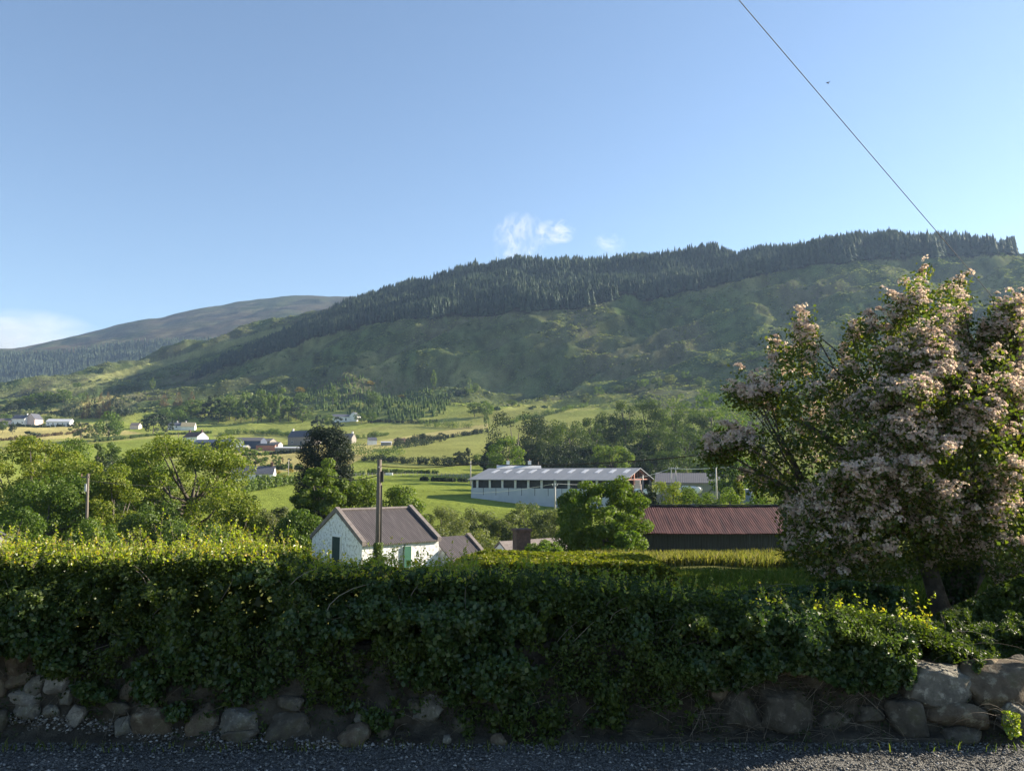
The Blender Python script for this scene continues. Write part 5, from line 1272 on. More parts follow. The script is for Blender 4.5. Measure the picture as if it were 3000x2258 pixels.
BOUL = [ # px, py, width, height, tone, tilt, label
 (2752, 2010, 222, 118, 'g', .06, 'biggest boulder, pale grey and lichened, top of the wall end'),
 (2920, 2008, 200, 118, 'b', -.08, 'big brownish boulder next to the biggest one, cut by the picture edge'),
 (2782, 2094, 175, 82, 'b', .02, 'brownish boulder carrying the biggest boulder'),
 (2808, 2156, 112, 56, 'd', .05, 'dark flat stone at the lane under the boulder stack'),
 (2652, 2108, 98, 118, 'd', -.2, 'dark mossy boulder beside the boulder stack'),
 (2918, 2066, 66, 40, 'd', 0, 'small dark stone wedged under the big brownish boulder'),
 (2980, 2112, 110, 130, 'g', .1, 'grey boulder with a green tuft at the picture edge'),
 (2900, 1947, 72, 36, 't', .1, 'small sunlit stone on top of the big brownish boulder'),
 (2852, 1950, 34, 38, 'b', .5, 'upright little stone between the two big boulders'),
 (2968, 1938, 62, 34, 'd', -.1, 'dark stone half under the ivy at the picture edge'),
 (2690, 1948, 60, 26, 'd', .1, 'dark slab behind the biggest boulder'),
 (2318, 1952, 94, 82, 't', .1, 'tan rounded boulder high in the bank'),
 (2392, 1980, 76, 58, 'd', -.1, 'dark square boulder touching the tan one'),
 (2300, 2072, 150, 118, 'd', .15, 'wide dull boulder under the tan one'),
 (2165, 2088, 120, 120, 'd', -.3, 'dull boulder hung with dry stems'),
 (2108, 2012, 62, 66, 'b', .6, 'leaning brown stone in the bank beside the dull boulder'),
 (2440, 2112, 92, 54, 'd', .1, 'low dark stone in the dead stems'),
 (2545, 2088, 84, 44, 'd', -.15, 'flat dark stone between the wide dull boulder and the stack'),
 (2135, 2208, 34, 20, 't', 0, 'little tan stone at the edge of the lane'),
 (64, 1925, 74, 112, 'b', .25, 'upright tapering boulder near the picture edge under the hedge'),
 (62, 1986, 84, 40, 'b', -.3, 'sloping slab under the upright tapering boulder'),
 (74, 2036, 92, 42, 'p', .1, 'pale flat stone under the sloping slab'),
 (108, 2006, 58, 48, 'g', -.2, 'grey stone leaning on the pale flat one'),
 (4, 2010, 50, 60, 'b', 0, 'brown stone cut by the picture edge'),
 (6, 2110, 44, 60, 'd', 0, 'dark low stone cut by the picture edge'),
 (170, 2000, 64, 56, 'p', .2, 'pale square stone in the bank hollow'),
 (200, 2034, 34, 46, 'g', .1, 'narrow grey stone under the pale square one'),
 (86, 2080, 100, 44, 'g', .05, 'low grey stone in the bottom row near the upright boulder'),
 (156, 2082, 46, 34, 'g', -.1, 'small grey stone in the bottom row'),
 (220, 2094, 50, 60, 'p', .5, 'pale pointed stone in the bottom row'),
 (386, 2018, 54, 58, 'b', .1, 'brown stone high under the hedge over the round boulder'),
 (345, 2072, 70, 36, 'd', .1, 'dark stone between the pointed and the round ones'),
 (366, 2128, 56, 52, 'g', -.3, 'grey wedge stone beside the round boulder'),
 (460, 2124, 132, 96, 'b', .05, 'large round brown boulder at the lane'),
 (440, 2066, 66, 36, 'd', -.2, 'dark stone sitting on the round brown boulder'),
 (594, 2118, 92, 96, 'b', -.1, 'domed boulder next along from the round brown one'),
 (704, 2122, 116, 80, 'g', 0, 'square grey boulder in the bottom row'),
 (700, 2152, 100, 30, 'd', 0, 'footing stone under the square grey boulder'),
 (842, 2130, 132, 84, 'd', .1, 'broad sloping dark boulder in the bottom row'),
 (850, 2060, 70, 44, 'd', 0, 'dark stone in the leaves over the broad boulder'),
 (1040, 2156, 124, 70, 'b', -.15, 'cracked brown boulder in the middle of the bank'),
 (1122, 2150, 54, 64, 'd', .1, 'dark upright stone beside the cracked boulder'),
 (1062, 2096, 44, 44, 'g', .2, 'small grey stone over the cracked boulder'),
 (1256, 2082, 72, 96, 'g', .7, 'grey leaning stone in the middle of the bank'),
 (1215, 2066, 46, 40, 'd', .2, 'dark stone behind the grey leaning one'),
 (1350, 2120, 60, 52, 'd', .1, 'dark stone past the grey leaning one'),
 (1460, 2168, 44, 36, 'b', 0, 'small brown stone at the lane below the thickest hedge'),
 (1310, 2165, 30, 24, 'g', 0, 'little grey stone on the verge'),
]
for i, (px, py, w, h, k, tilt, lb) in enumerate(BOUL):
    p = on_bank(px, min(py, 2205)); s = p[1] / F
    V_, F_ = boulder_mesh(400 + i, w * s * 1.08, max(w, h) * s * .85, h * s * 1.08)
    o = link('boulder', np_mesh('boulder', V_, [F_], BM[k], smooth=True), None, (p[0], p[1] + (.1 if i < 11 else .16) * max(w, h) * s - .02, p[2]))
    o.rotation_euler = (0, tilt, rg.uniform(-.2, .2)); tag(o, lb, 'boulder', 'boulders of the dry stone bank')
# pale chips, dead stems on the bank
n = 1500
cp = np.interp(rg.uniform(0, 1, n), [0, 1], [-20, 1250]); 
py_ = np.interp(cp, [0, 300, 420, 620, 800, 1250], [2092, 2112, 2140, 2150, 2158, 2190]) + rg.normal(size=n) * 9 + (rg.random(n) < .5) * rg.uniform(0, 30, n)
Pc = np.array([on_bank(a, min(b, 2210)) for a, b in zip(cp, py_)]); Pc[:, 1] -= .012
stones(Pc, rg.uniform(.3, 1, n) ** 2 * .013 + .003, island_mat('pale_chips', [(0, (0.08, 0.075, 0.065)), (0.6, (0.18, 0.17, 0.155)), (1, (0.42, 0.41, 0.39))]), rg, 'stone_chips', 'pale stone chips crumbled along the foot of the bank', .7)
st = MB(); sv = []
STEM = island_mat('dead_stem', [(0, (0.06, 0.048, 0.036)), (0.6, (0.15, 0.125, 0.095)), (1, (0.30, 0.26, 0.2))])
def ribbon_tubes(items, name, m, label, kind='stuff', n=3, parent=None):
    """items: list of (points k x 3, radius); many thin three-sided stems in one mesh"""
    Vs = []; Fs = []; b = 0
    for P, r in items:
        P = np.asarray(P); k = len(P); T = unit(np.gradient(P, axis=0)); a = np.array([.3, .9, .2]); Uu = unit(np.cross(T, a)); Wv = np.cross(T, Uu)
        rr = (r * np.linspace(1, .4, k))[:, None, None]; an = np.arange(3) * 2.0944
        V = P[:, None] + rr * (np.cos(an)[None, :, None] * Uu[:, None] + np.sin(an)[None, :, None] * Wv[:, None])
        Vs.append(V.reshape(-1, 3)); I = np.arange(k * 3).reshape(k, 3) + b; J = np.roll(I, -1, 1)
        Fs.append(np.stack([I[:-1], J[:-1], J[1:], I[1:]], -1).reshape(-1, 4)); b += k * 3
    o = link(name, np_mesh(name, np.concatenate(Vs), [np.concatenate(Fs)], m), parent)
    return tag(o, label, kind=kind) if parent is None else o
items = []
for i in range(620):
    px = rg.choice([rg.uniform(1950, 2720), rg.uniform(1950, 2720), rg.uniform(0, 2950)]); py = rg.uniform(1965, 2195)
    p = on_bank(px, py); p[1] -= rg.uniform(.02, .07); L_ = rg.uniform(.05, .30)
    d = unit(np.array([rg.normal() * 1.0, -.15 + rg.normal() * .25, rg.normal() * .7])); g_ = np.array([rg.normal() * .3, rg.normal() * .1, -rg.random() * .5])
    t = np.linspace(0, 1, 6)[:, None]; items.append((p + d * L_ * t + g_ * L_ * t * t * .8, rg.uniform(.0008, .0022)))
ribbon_tubes(items, 'dead_stems', STEM, 'dead twigs and dry stems hanging on the bank')
# weeds, moss and fallen leaves over the bank
n = 9000; px = rg.uniform(-60, 3060, n); py = rg.uniform(1950, 2170, n); kp = fbm(px / 90, py / 45, 3, 335) > -.08 + .25 * sstep(2080, 2170, py); px = px[kp]; py = py[kp]
Pw = np.array([on_bank(a, b) for a, b in zip(px, py)]); Pw[:, 1] -= rg.uniform(0, .05, len(Pw)); Pw[:, 2] += rg.uniform(-.01, .02, len(Pw))
V_, F_ = leaf_quads(Pw, unit(rg.normal(size=Pw.shape) * .6 + np.array([0, -.6, .5])), rg.uniform(.005, .016, len(Pw)), .6, .25, rg)
tag(link('bank_weeds', np_mesh('bank_weeds', V_, [F_], leaf_mat('bank_leaf', [(0, (0.02, 0.035, 0.012)), (0.45, (0.035, 0.055, 0.016)), (0.7, (0.06, 0.05, 0.025)), (1, (0.11, 0.085, 0.045))], .25))), kind='stuff', label='small weeds, moss and fallen leaves on the bank')
# ---------------------------------------------------------------- the hedge
HTOP = [(-1250, 1606), (-300, 1600), (0, 1610), (150, 1595), (250, 1612), (400, 1598), (600, 1600), (780, 1585), (880, 1612), (960, 1640), (1100, 1640), (1250, 1650), (1340, 1656), (1450, 1664), (1600, 1676), (1750, 1690), (1900, 1706), (2000, 1718), (2150, 1732), (2300, 1742), (2450, 1762), (2600, 1790), (2680, 1850)]
HBOT = [(-1250, 2010), (-300, 1950), (0, 1880), (90, 1885), (130, 1940), (200, 1955), (260, 2050), (330, 2060), (380, 2000), (450, 2030), (520, 2075), (600, 2060), (660, 2040), (760, 2120), (830, 2070), (930, 2110), (990, 2150), (1040, 2090), (1120, 2100), (1200, 2040), (1270, 2030), (1330, 2080), (1400, 2160), (1500, 2150), (1600, 2170), (1680, 2130), (1760, 2080), (1850, 2120), (1960, 2170), (2030, 2070), (2100, 2000), (2300, 1925), (2420, 1950), (2520, 1985), (2600, 1995), (2680, 1960)]
hx = np.arange(-1240, 2681, 4.0)
htop = np.interp(hx, *zip(*HTOP)) - 16 * sstep(1300, 1500, hx) + 10 * fbm(hx / 35, hx * 0, 3, 341); hbot = 40 + np.interp(hx, *zip(*HBOT)) + 22 * fbm(hx / 22, hx * 0 + 9, 3, 351)
def hedge_pts(n, rng, front=0.0, deep=0.3, top_round=0.42):
    i = rng.integers(0, len(hx), n); px = hx[i] + rng.uniform(-2, 2, n)
    t = rng.random(n); py = htop[i] + 24 + (hbot[i] - htop[i] - 24) * t
    lump = fbm(px / 85, py / 70, 4, 361) * 1.5
    up = np.clip((0.42 - t) / 0.42, 0, 1)
    Y = 5.40 + front + top_round * up ** 2.0 - 0.15 * lump + rng.random(n) ** 1.8 * deep + 0.08 * sstep(.6, 1, t)
    P = np.stack(at_v(px, py, Y), -1)
    Nn = unit(np.stack([rng.normal(size=n) * .7, -0.55 + rng.normal(size=n) * .6, 0.35 + .6 * up + rng.normal(size=n) * .6], 1))
    return P, Nn, lump
def at_v(px, py, Y):
    u = (px - CX) / F; v = (CY - py) / F; d = CP - v * SP
    return u / d * Y, Y, (SP + v * CP) / d * Y
hedge = empty('hedge', (0, 5.8, -1.25), 'long thick green hedge on the bank along the lane', 'hedge')
def sub(name, me, parent):
    o = link(name, me, parent); o.matrix_parent_inverse = parent.matrix_basis.inverted(); return o
LEAF['hedge'] = leaf_mat('hedge_leaf', [(0, (0.03, 0.05, 0.012)), (0.5, (0.055, 0.085, 0.015)), (0.85, (0.09, 0.12, 0.02)), (1, (0.13, 0.125, 0.028))], 0.36, gloss=.025, rough=.45)
LEAF['young'] = leaf_mat('young_leaf', [(0, (0.14, 0.21, 0.02)), (0.5, (0.22, 0.28, 0.025)), (0.85, (0.30, 0.30, 0.035)), (1, (0.36, 0.25, 0.04))], 0.5, gloss=.04, rough=.4)
LEAF['bramble'] = leaf_mat('bramble_leaf', [(0, (0.02, 0.042, 0.014)), (0.6, (0.04, 0.075, 0.02)), (1, (0.075, 0.11, 0.028))], 0.3, gloss=.03, rough=.4)
r_ = np.random.default_rng(51)
P, Nn, lp_ = hedge_pts(164000, r_, 0, .34)
kp = fbm(P[:, 0] * 7, P[:, 2] * 8, 3, 365) > -.26
P, Nn, lp_ = P[kp], Nn[kp], lp_[kp]
V, Fq = leaf_quads(P, Nn, r_.uniform(.007, .018, len(P)) * (1 + .35 * (lp_ > .15)), .6, .25, r_)
# top of the hedge, going back
n = 73000
i = r_.integers(0, len(hx), n); Yt = 5.55 + r_.random(n) * 1.15
Xt, _, zt0 = at_v(hx[i], htop[i], 6.3)
zt = zt0 - 0.03 + 0.05 * fbm(Xt * 3, Yt * 3, 3, 371) - r_.random(n) ** 2 * .14 - 0.1 * sstep(6.3, 6.8, Yt)
Pt = np.stack([Xt + r_.normal(size=n) * .01, Yt, zt], 1); Nt = unit(r_.normal(size=(n, 3)) * .65 + np.array([0, -.1, .8]))
V2, F2 = leaf_quads(Pt, Nt, r_.uniform(.008, .018, n), .6, .25, r_)
# darker heart of the hedge
P3, N3, _ = hedge_pts(45000, r_, .25, .5, .4)
V3, F3 = leaf_quads(P3, N3, r_.uniform(.022, .038, len(P3)), .7, .2, r_)
V, Fq = join([(V, Fq), (V2, F2), (V3, F3)])
sub('foliage', np_mesh('foliage', V, [Fq], LEAF['hedge']), hedge)
# brambles and ivy grown through it, with larger leaves
P, Nn, _ = hedge_pts(76000, r_, -.05, .12, .4); q = fbm(P[:, 0] * 2.2, P[:, 2] * 3, 3, 367); k = q > .2; P, Nn = P[k], Nn[k]
V, Fq = leaf_quads(P, Nn, r_.uniform(.010, .023, len(P)), .75, .2, r_)
sub('bramble', np_mesh('bramble', V, [Fq], LEAF['bramble']), hedge)
P, Nn, _ = hedge_pts(76000, r_, -.04, .12, .4); q = fbm(P[:, 0] * 1.7 + 20, P[:, 2] * 2.4, 3, 369); k = q > .26; P, Nn = P[k][:9000], Nn[k][:9000]
V, Fq = leaf_quads(P, Nn, r_.uniform(.008, .02, len(P)), .35, .3, r_)
sub('honeysuckle', np_mesh('honeysuckle', V, [Fq], LEAF['mid']), hedge)
# fresh shoots standing up out of it
items = []; C = []; Nl = []; S = []
for k in range(3400):
    j = r_.integers(0, len(hx)); px = hx[j]
    if px > 1400 and r_.random() < .7: continue
    Y = r_.uniform(5.5, 6.6); X, _, z = at_v(px, htop[j] + 6, 6.25); X = X + r_.normal() * .02
    L_ = r_.uniform(.03, .11) * (1 + 1.6 * (r_.random() < .12)) * (.6 + .9 * vnoise(px / 60, 0.0, 3)) * (.7 if 860 < px < 1320 else 1)
    d = unit(np.array([r_.normal() * .28, r_.normal() * .28, 1])); b0 = np.array([X, Y, z - .03])
    t = np.linspace(0, 1, 4)[:, None]; items.append((b0 + d * L_ * t, .0014))
    m_ = int(4 + L_ * 70)
    tt = r_.random(m_); C.append(b0 + d * L_ * tt[:, None] + r_.normal(size=(m_, 3)) * .008); Nl.append(unit(r_.normal(size=(m_, 3)) * .7 + np.array([0, 0, .6]))); S.append(r_.uniform(.009, .019, m_) * (1.1 - .4 * tt))
C = np.concatenate(C); Nl = np.concatenate(Nl); S = np.concatenate(S)
V, Fq = leaf_quads(C, Nl, S, .55, .25, r_)
sub('young_shoots', np_mesh('young_shoots', V, [Fq], LEAF['young']), hedge)
for k in range(150):
    j = r_.integers(0, len(hx)); py = htop[j] + (hbot[j] - htop[j]) * r_.uniform(.2, 1.05); p = np.array(at(hx[j], py, 5.5)); L_ = r_.uniform(.1, .35)
    t = np.linspace(0, 1, 5)[:, None]; items.append((p + unit(np.array([r_.normal() * .6, .1 + r_.normal() * .2, 1])) * L_ * t + np.array([r_.normal() * .5, 0, -.3]) * L_ * t * t, r_.uniform(.0015, .004)))
o = ribbon_tubes(items, 'twigs', STEM, None, parent=hedge); o.matrix_parent_inverse = hedge.matrix_basis.inverted()
# sprigs higher than the rest (one tall leafy shoot before the outhouse)
# ---------------------------------------------------------------- clipped hedge and rough grass behind
r_ = np.random.default_rng(61)
bh = empty('hedge', (1.2, 8.6, -1.4), 'flat topped clipped hedge behind the long one', 'hedge')
n = 30000
px = r_.uniform(1330, 1960, n); X = (px - CX) / F * 8.5; Y = r_.uniform(8.0, 9.2, n)
zt = np.interp(px, [1330, 1420, 1900, 1960], [-.97, -.865, -.90, -1.0])
up = r_.random(n) < .55
z = np.where(up, zt - r_.random(n) ** 2 * .07 + .03 * fbm(X * 4, Y * 4, 3, 5), zt - r_.random(n) * .55); Y = np.where(up, Y, 8.0 + r_.random(n) ** 2 * .3 - .04 * fbm(X * 5, z * 5, 3, 6))
Nn = unit(np.where(up[:, None], np.array([0, 0, .8]), np.array([0, -.7, .3])) + r_.normal(size=(n, 3)) * .6)
V, Fq = leaf_quads(np.stack([X, Y, z], 1), Nn, r_.uniform(.014, .028, n), .65, .2, r_)
sub('foliage', np_mesh('foliage', V, [Fq], leaf_mat('privet_leaf', [(0, (0.06, 0.085, 0.012)), (0.6, (0.13, 0.15, 0.02)), (1, (0.22, 0.19, 0.03))], .42)), bh)
def grass(n, fx, zf, hmin, hmax, m, name, label, rng, w=.006):
    X, Y = fx(n); z = zf(X, Y); h = rng.uniform(hmin, hmax, n); a = rng.random(n) * 6.28; lean = rng.normal(size=(n, 2)) * .28
    B = np.stack([X, Y, z], 1); wv = np.stack([np.cos(a), np.sin(a), 0 * a], 1) * w * (.6 + rng.random(n))[:, None]
    tip = B + np.stack([lean[:, 0] * h, lean[:, 1] * h, h], 1); mid = B + np.stack([lean[:, 0] * h * .3, lean[:, 1] * h * .3, h * .6], 1)
    V = np.stack([B - wv, B + wv, mid + wv * .7, tip, mid - wv * .7], 1).reshape(-1, 3)
    return tag(link(name, np_mesh(name, V, [np.arange(5 * n).reshape(n, 5)], m)), kind='stuff', label=label)
LEAF['grass'] = leaf_mat('grass_blade', [(0, (0.05, 0.085, 0.016)), (0.6, (0.09, 0.125, 0.025)), (1, (0.16, 0.16, 0.05))], .4)
LEAF['hay'] = leaf_mat('seeding_grass', [(0, (0.08, 0.10, 0.03)), (0.5, (0.15, 0.145, 0.055)), (1, (0.27, 0.23, 0.12))], .4)
def fx1(n): Y = r_.uniform(14.2, 17, n); return (r_.uniform(1700, 2750, n) - CX) / F * Y, Y
grass(26000, fx1, ground, .10, .26, LEAF['hay'], 'seeding_grass', 'tall seeding grass glowing in front of the red roofed shed', r_, .009)
def fx2(n): Y = np.sqrt(r_.uniform(6.6 ** 2, 13 ** 2, n)); return (r_.uniform(1750, 3100, n) - CX) / F * Y, Y
grass(45000, fx2, ground, .05, .16, LEAF['grass'], 'lawn_grass', 'shaded rough grass behind the hedge', r_, .006)
def fx3(n): X = r_.uniform(-4.5, 4.5, n); return X, 5.30 - r_.random(n) * .12
k_ = (lambda X, Y: np.full(len(X), GZ))
grass(500, fx3, k_, .02, .07, LEAF['grass'], 'verge_grass', 'sparse grass blades along the edge of the lane', r_, .003)
# ---------------------------------------------------------------- brambles and ivy over the wall end
def mound(name, poly, n, Y0, Yd, key, s0, s1, label, cat, seed, lump=.25, asp=.75):
    rr = np.random.default_rng(seed); xs_ = [p[0] for p in poly]; ys_ = [p[1] for p in poly]
    px = rr.uniform(min(xs_), max(xs_), n * 3); py = rr.uniform(min(ys_), max(ys_), n * 3)
    k = in_poly(px, py, poly); px = px[k][:n]; py = py[k][:n]; n = len(px)
    t = (py - min(ys_)) / (max(ys_) - min(ys_))
    Y = Y0 + Yd * (1 - t) - lump * fbm(px / 60, py / 50, 3, seed) + rr.random(n) ** 2 * .3
    P = np.stack(at_v(px, py, Y), -1); Nn = unit(rr.normal(size=(n, 3)) * .6 + np.array([.1, -.5, .6]))
    V, Fq = leaf_quads(P, Nn, rr.uniform(s0, s1, n), asp, .2, rr)
    e = empty(name, (float(P[:, 0].mean()), Y0, float(P[:, 2].min())), label, cat)
    sub('foliage', np_mesh('foliage', V, [Fq], LEAF[key]), e)
    it = []
    for q in range(40):
        i = rr.integers(0, n); tt = np.linspace(0, 1, 6)[:, None]; it.append((P[i] + np.array([rr.normal() * .3, .05, .25]) * tt + np.array([0, -.1, -.25]) * tt * tt, .002))
    o = ribbon_tubes(it, 'stems', STEM, None, parent=e); o.matrix_parent_inverse = e.matrix_basis.inverted()
    return e
mound('bramble', [(1980, 1745), (2150, 1735), (2330, 1720), (2480, 1700), (2650, 1720), (2690, 1800), (2700, 1920), (2680, 1990), (2560, 2000), (2470, 2010), (2400, 1965), (2330, 1925), (2280, 1940), (2180, 1990), (2070, 2020), (1980, 1950)], 42000, 5.5, .9, 'bramble', .010, .021, 'dark bramble mound between the hedge and the hawthorn trunk', 'bramble', 71)
mound('ivy_mound', [(2660, 1850), (2740, 1800), (2830, 1760), (2950, 1700), (3060, 1660), (3060, 1960), (2985, 1965), (2930, 1930), (2880, 1945), (2860, 1985), (2800, 1950), (2740, 1955), (2640, 1990), (2560, 1970), (2560, 1880)], 44000, 5.55, 1.2, 'hedge', .010, .020, 'ivy and weeds tumbling over the wall end under the hawthorn', 'ivy', 72)
mound('weed_tuft', [(2940, 2080), (2985, 2090), (2990, 2150), (2960, 2165), (2935, 2120)], 700, 5.25, .05, 'young', .008, .016, 'bright green weed tuft growing on the boulder at the picture edge', 'weed', 73, .02)
mound('sapling', [(2190, 1735), (2230, 1728), (2245, 1790), (2190, 1790)], 260, 6.6, .05, 'young', .015, .028, 'small yellow-green sapling lit up behind the bramble', 'sapling', 74, .02)
# ---------------------------------------------------------------- hawthorn in blossom
HY = 7.6
CR = [(2060, 1320), (2110, 1275), (2180, 1255), (2240, 1262), (2290, 1255), (2250, 1200), (2190, 1190), (2140, 1158), (2128, 1138), (2190, 1120), (2240, 1106), (2300, 1118), (2290, 1080), (2262, 1050), (2240, 1000), (2250, 992), (2290, 1020), (2330, 1020), (2335, 965), (2350, 950), (2392, 960), (2385, 1000), (2380, 1060), (2410, 1080), (2432, 1112), (2470, 1080), (2480, 1060), (2450, 1032), (2480, 1020), (2488, 1000), (2490, 945), (2504, 945), (2508, 1000), (2543, 1000), (2546, 940), (2560, 940), (2562, 1000), (2590, 970), (2620, 960), (2608, 940), (2640, 920), (2622, 905), (2660, 885), (2668, 850), (2690, 845), (2694, 802), (2708, 802), (2712, 845), (2740, 855), (2790, 836), (2800, 850), (2838, 862), (2835, 910), (2822, 990), (2860, 995), (2880, 1005), (2900, 975), (2868, 955), (2900, 930), (2912, 878), (2928, 878), (2932, 920), (2960, 900), (3000, 885), (3040, 930), (3070, 1080), (3130, 1300), (3120, 1600), (3040, 1730), (2940, 1720), (2860, 1640), (2760, 1650), (2640, 1700), (2480, 1725), (2400, 1700), (2370, 1670), (2320, 1630), (2290, 1590), (2310, 1540), (2290, 1500), (2310, 1470), (2345, 1450), (2270, 1450), (2220, 1440), (2170, 1415), (2165, 1390), (2200, 1382), (2235, 1360), (2160, 1330), (2080, 1350)]
gx_, gy_ = np.meshgrid(np.arange(2040, 3480, 8.0), np.arange(790, 1740, 8.0))
msk = in_poly(gx_, gy_, CR); dist = np.zeros(msk.shape); cur = msk.copy()
while cur.any():
    dist += cur; p_ = np.pad(cur, 1); cur = cur & p_[:-2, 1:-1] & p_[2:, 1:-1] & p_[1:-1, :-2] & p_[1:-1, 2:]
dist *= 8
def edge_dist(px, py):
    i = np.clip(((py - 790) / 8).round().astype(int), 0, msk.shape[0] - 1); j = np.clip(((px - 2040) / 8).round().astype(int), 0, msk.shape[1] - 1)
    return dist[i, j]
r_ = np.random.default_rng(81)
def crown_pts(n, shell, thr):
    px = r_.uniform(2040, 3460, n * 6); py = r_.uniform(795, 1735, n * 6); d = edge_dist(px, py)
    ok = in_poly(px, py, CR); px, py, d = px[ok], py[ok], d[ok]
    half = 1.35 * np.sqrt(1 - (1 - np.clip(d / 330, 0, 1)) ** 2) + 0.02
    sg_ = np.where(r_.random(len(px)) < .72, -1, 1)
    off = half * sg_ * (1 - r_.random(len(px)) ** 1.5 * shell)
    lump = fbm(px / 75, py / 60, 3, 401) * 0.42
    Y = HY + off + sg_ * lump * np.clip(d / 90, 0, 1)
    X, Y, Z = at_v(px, py, Y)
    c = fbm(X * 3.2 + Y * 1.1, Z * 3.8 + Y * 1.3, 3, 411) + .22 * np.exp(-d / 40)
    k = c > thr
    out = np.stack([X, Y, Z], 1)[k][:n], sg_[k][:n], d[k][:n], py[k][:n], px[k][:n]
    return out
haw = empty('hawthorn_tree', (*[at(2790, 1835, HY)[i] for i in (0, 1)], gz(at(2790, 1835, HY)[0], HY)), 'hawthorn tree covered in pinkish white blossom beside the wall end', 'tree')
PS, sg_, dd, pyy, pxx = crown_pts(8600, .5, -.015)
ei = np.where((dd < 34) & (pyy < 1500))[0]; ex = []; es = []
for k in r_.choice(ei, min(130, len(ei)), replace=False):
    d = unit(np.array([r_.normal() * .6 + np.sign(pxx[k] - 2700) * .35, r_.normal() * .5, .9 if pyy[k] < 1250 else .3 + r_.normal() * .5])); L_ = r_.uniform(.08, .26)
    m = int(4 + L_ * 34); ex.append(PS[k] + d * (L_ * r_.random(m))[:, None] + r_.normal(size=(m, 3)) * .016); es.append(np.full(m, k))
es = np.concatenate(es); PS = np.concatenate([PS] + ex); sg_ = np.concatenate([sg_, sg_[es]]); pyy = np.concatenate([pyy, pyy[es]]); pxx = np.concatenate([pxx, pxx[es]]); dd = np.concatenate([dd, dd[es]])
no = len(PS)
outw = unit(np.stack([r_.normal(size=no) * .5, sg_ * .6, .55 + r_.random(no) * .6], 1))
# leaves round every spray
nl = 5
C = (PS[:, None] + r_.normal(size=(no, nl, 3)) * .04 - outw[:, None] * .05).reshape(-1, 3); Nl = unit(np.repeat(outw, nl, 0) + r_.normal(size=(no * nl, 3)) * .75)
LEAF['haw'] = leaf_mat('hawthorn_leaf', [(0, (0.035, 0.06, 0.014)), (0.5, (0.07, 0.10, 0.02)), (0.85, (0.14, 0.15, 0.025)), (1, (0.2, 0.17, 0.03))], .42, gloss=.03)
V1, F1 = leaf_quads(C, Nl, r_.uniform(.011, .022, len(C)), .7, .3, r_)
# inner, shaded leaves
PI2, s2, _, _, _ = crown_pts(9000, 1.0, -.5)
C2 = (PI2[:, None] + r_.normal(size=(len(PI2), 3, 3)) * .04).reshape(-1, 3); V2, F2 = leaf_quads(C2, unit(r_.normal(size=C2.shape)), r_.uniform(.014, .025, len(C2)), .7, .3, r_)
V, Fq = join([(V1, F1), (V2, F2)])
sub('foliage', np_mesh('foliage', V, [Fq], LEAF['haw']), haw)
# blossom: flat domes of small flowers
pf = np.clip(.94 - .3 * (pyy < 960) - .15 * (pyy > 1560), 0, 1)
fl = r_.random(no) < pf
PF = PS[fl]; OF = unit(outw[fl] + np.array([0, 0, .35])); nf = len(PF); m_ = 18
dv = unit(r_.normal(size=(nf, m_, 3))); dv = dv * np.sign((dv * OF[:, None]).sum(-1, keepdims=True)); dv = unit(dv + OF[:, None] * .5)
rad = r_.uniform(.026, .055, (nf, 1, 1)); CF = (PF[:, None] + dv * rad).reshape(-1, 3)
NF = unit(dv.reshape(-1, 3) + r_.normal(size=(nf * m_, 3)) * .6)
V, Fq = leaf_quads(CF, NF, r_.uniform(.008, .0145, len(CF)), .95, .12, r_)
BLOS = leaf_mat('hawthorn_blossom', [(0, (0.47, 0.33, 0.30)), (0.3, (0.61, 0.48, 0.43)), (0.65, (0.71, 0.61, 0.51)), (1, (0.80, 0.73, 0.58))], .45, tcol=(1, .94, .82), gloss=.0)
sub('blossom', np_mesh('blossom', V, [Fq], BLOS), haw)
# trunk and limbs
def P3d(px, py, dy=0): return np.array(at(px, py, HY + dy))
tb = MB()
base = P3d(2790, 1850)
tb.tube([base + np.array([0, 0, -.1]), P3d(2795, 1790, 0), P3d(2808, 1700, .05), P3d(2835, 1600, .1), P3d(2850, 1450, .1), P3d(2830, 1200, .1), P3d(2790, 950, 0)], [.13, .105, .095, .085, .06, .035, .01], 10)
tb.tube([P3d(2780, 1840, -.05), P3d(2750, 1760, -.1), P3d(2720, 1660, -.15), P3d(2660, 1530, -.2), P3d(2560, 1400, -.2), P3d(2420, 1280, -.1), P3d(2200, 1150, 0)], [.10, .085, .075, .06, .045, .03, .008], 9)
tb.tube([P3d(2800, 1830, .1), P3d(2840, 1720, .2), P3d(2930, 1560, .3), P3d(3050, 1350, .3), P3d(3150, 1100, .2)], [.09, .075, .06, .04, .015], 8)
tb.tube([P3d(2720, 1660, -.15), P3d(2690, 1500, -.3), P3d(2650, 1300, -.3), P3d(2600, 1120, -.2)], [.06, .045, .03, .01], 7)
tb.tube([P3d(2660, 1560, -.2), P3d(2520, 1540, -.3), P3d(2400, 1500, -.3), P3d(2300, 1430, -.2), P3d(2100, 1310, -.1)], [.05, .035, .028, .018, .006], 7)
sp_ = [P3d(2850, 1450, .1), P3d(2690, 1500, -.3), P3d(2560, 1400, -.2), P3d(2930, 1560, .3), P3d(2400, 1500, -.3), P3d(2830, 1200, .1), P3d(2650, 1300, -.3)]
for k in range(170):
    e_ = PS[r_.integers(0, no)]; s_ = min(sp_, key=lambda q: np.linalg.norm(q - e_)); md = (s_ + e_) / 2 + r_.normal(size=3) * .08 + np.array([0, 0, .06])
    tb.tube([s_, md, e_], [.016, .009, .003], 5)
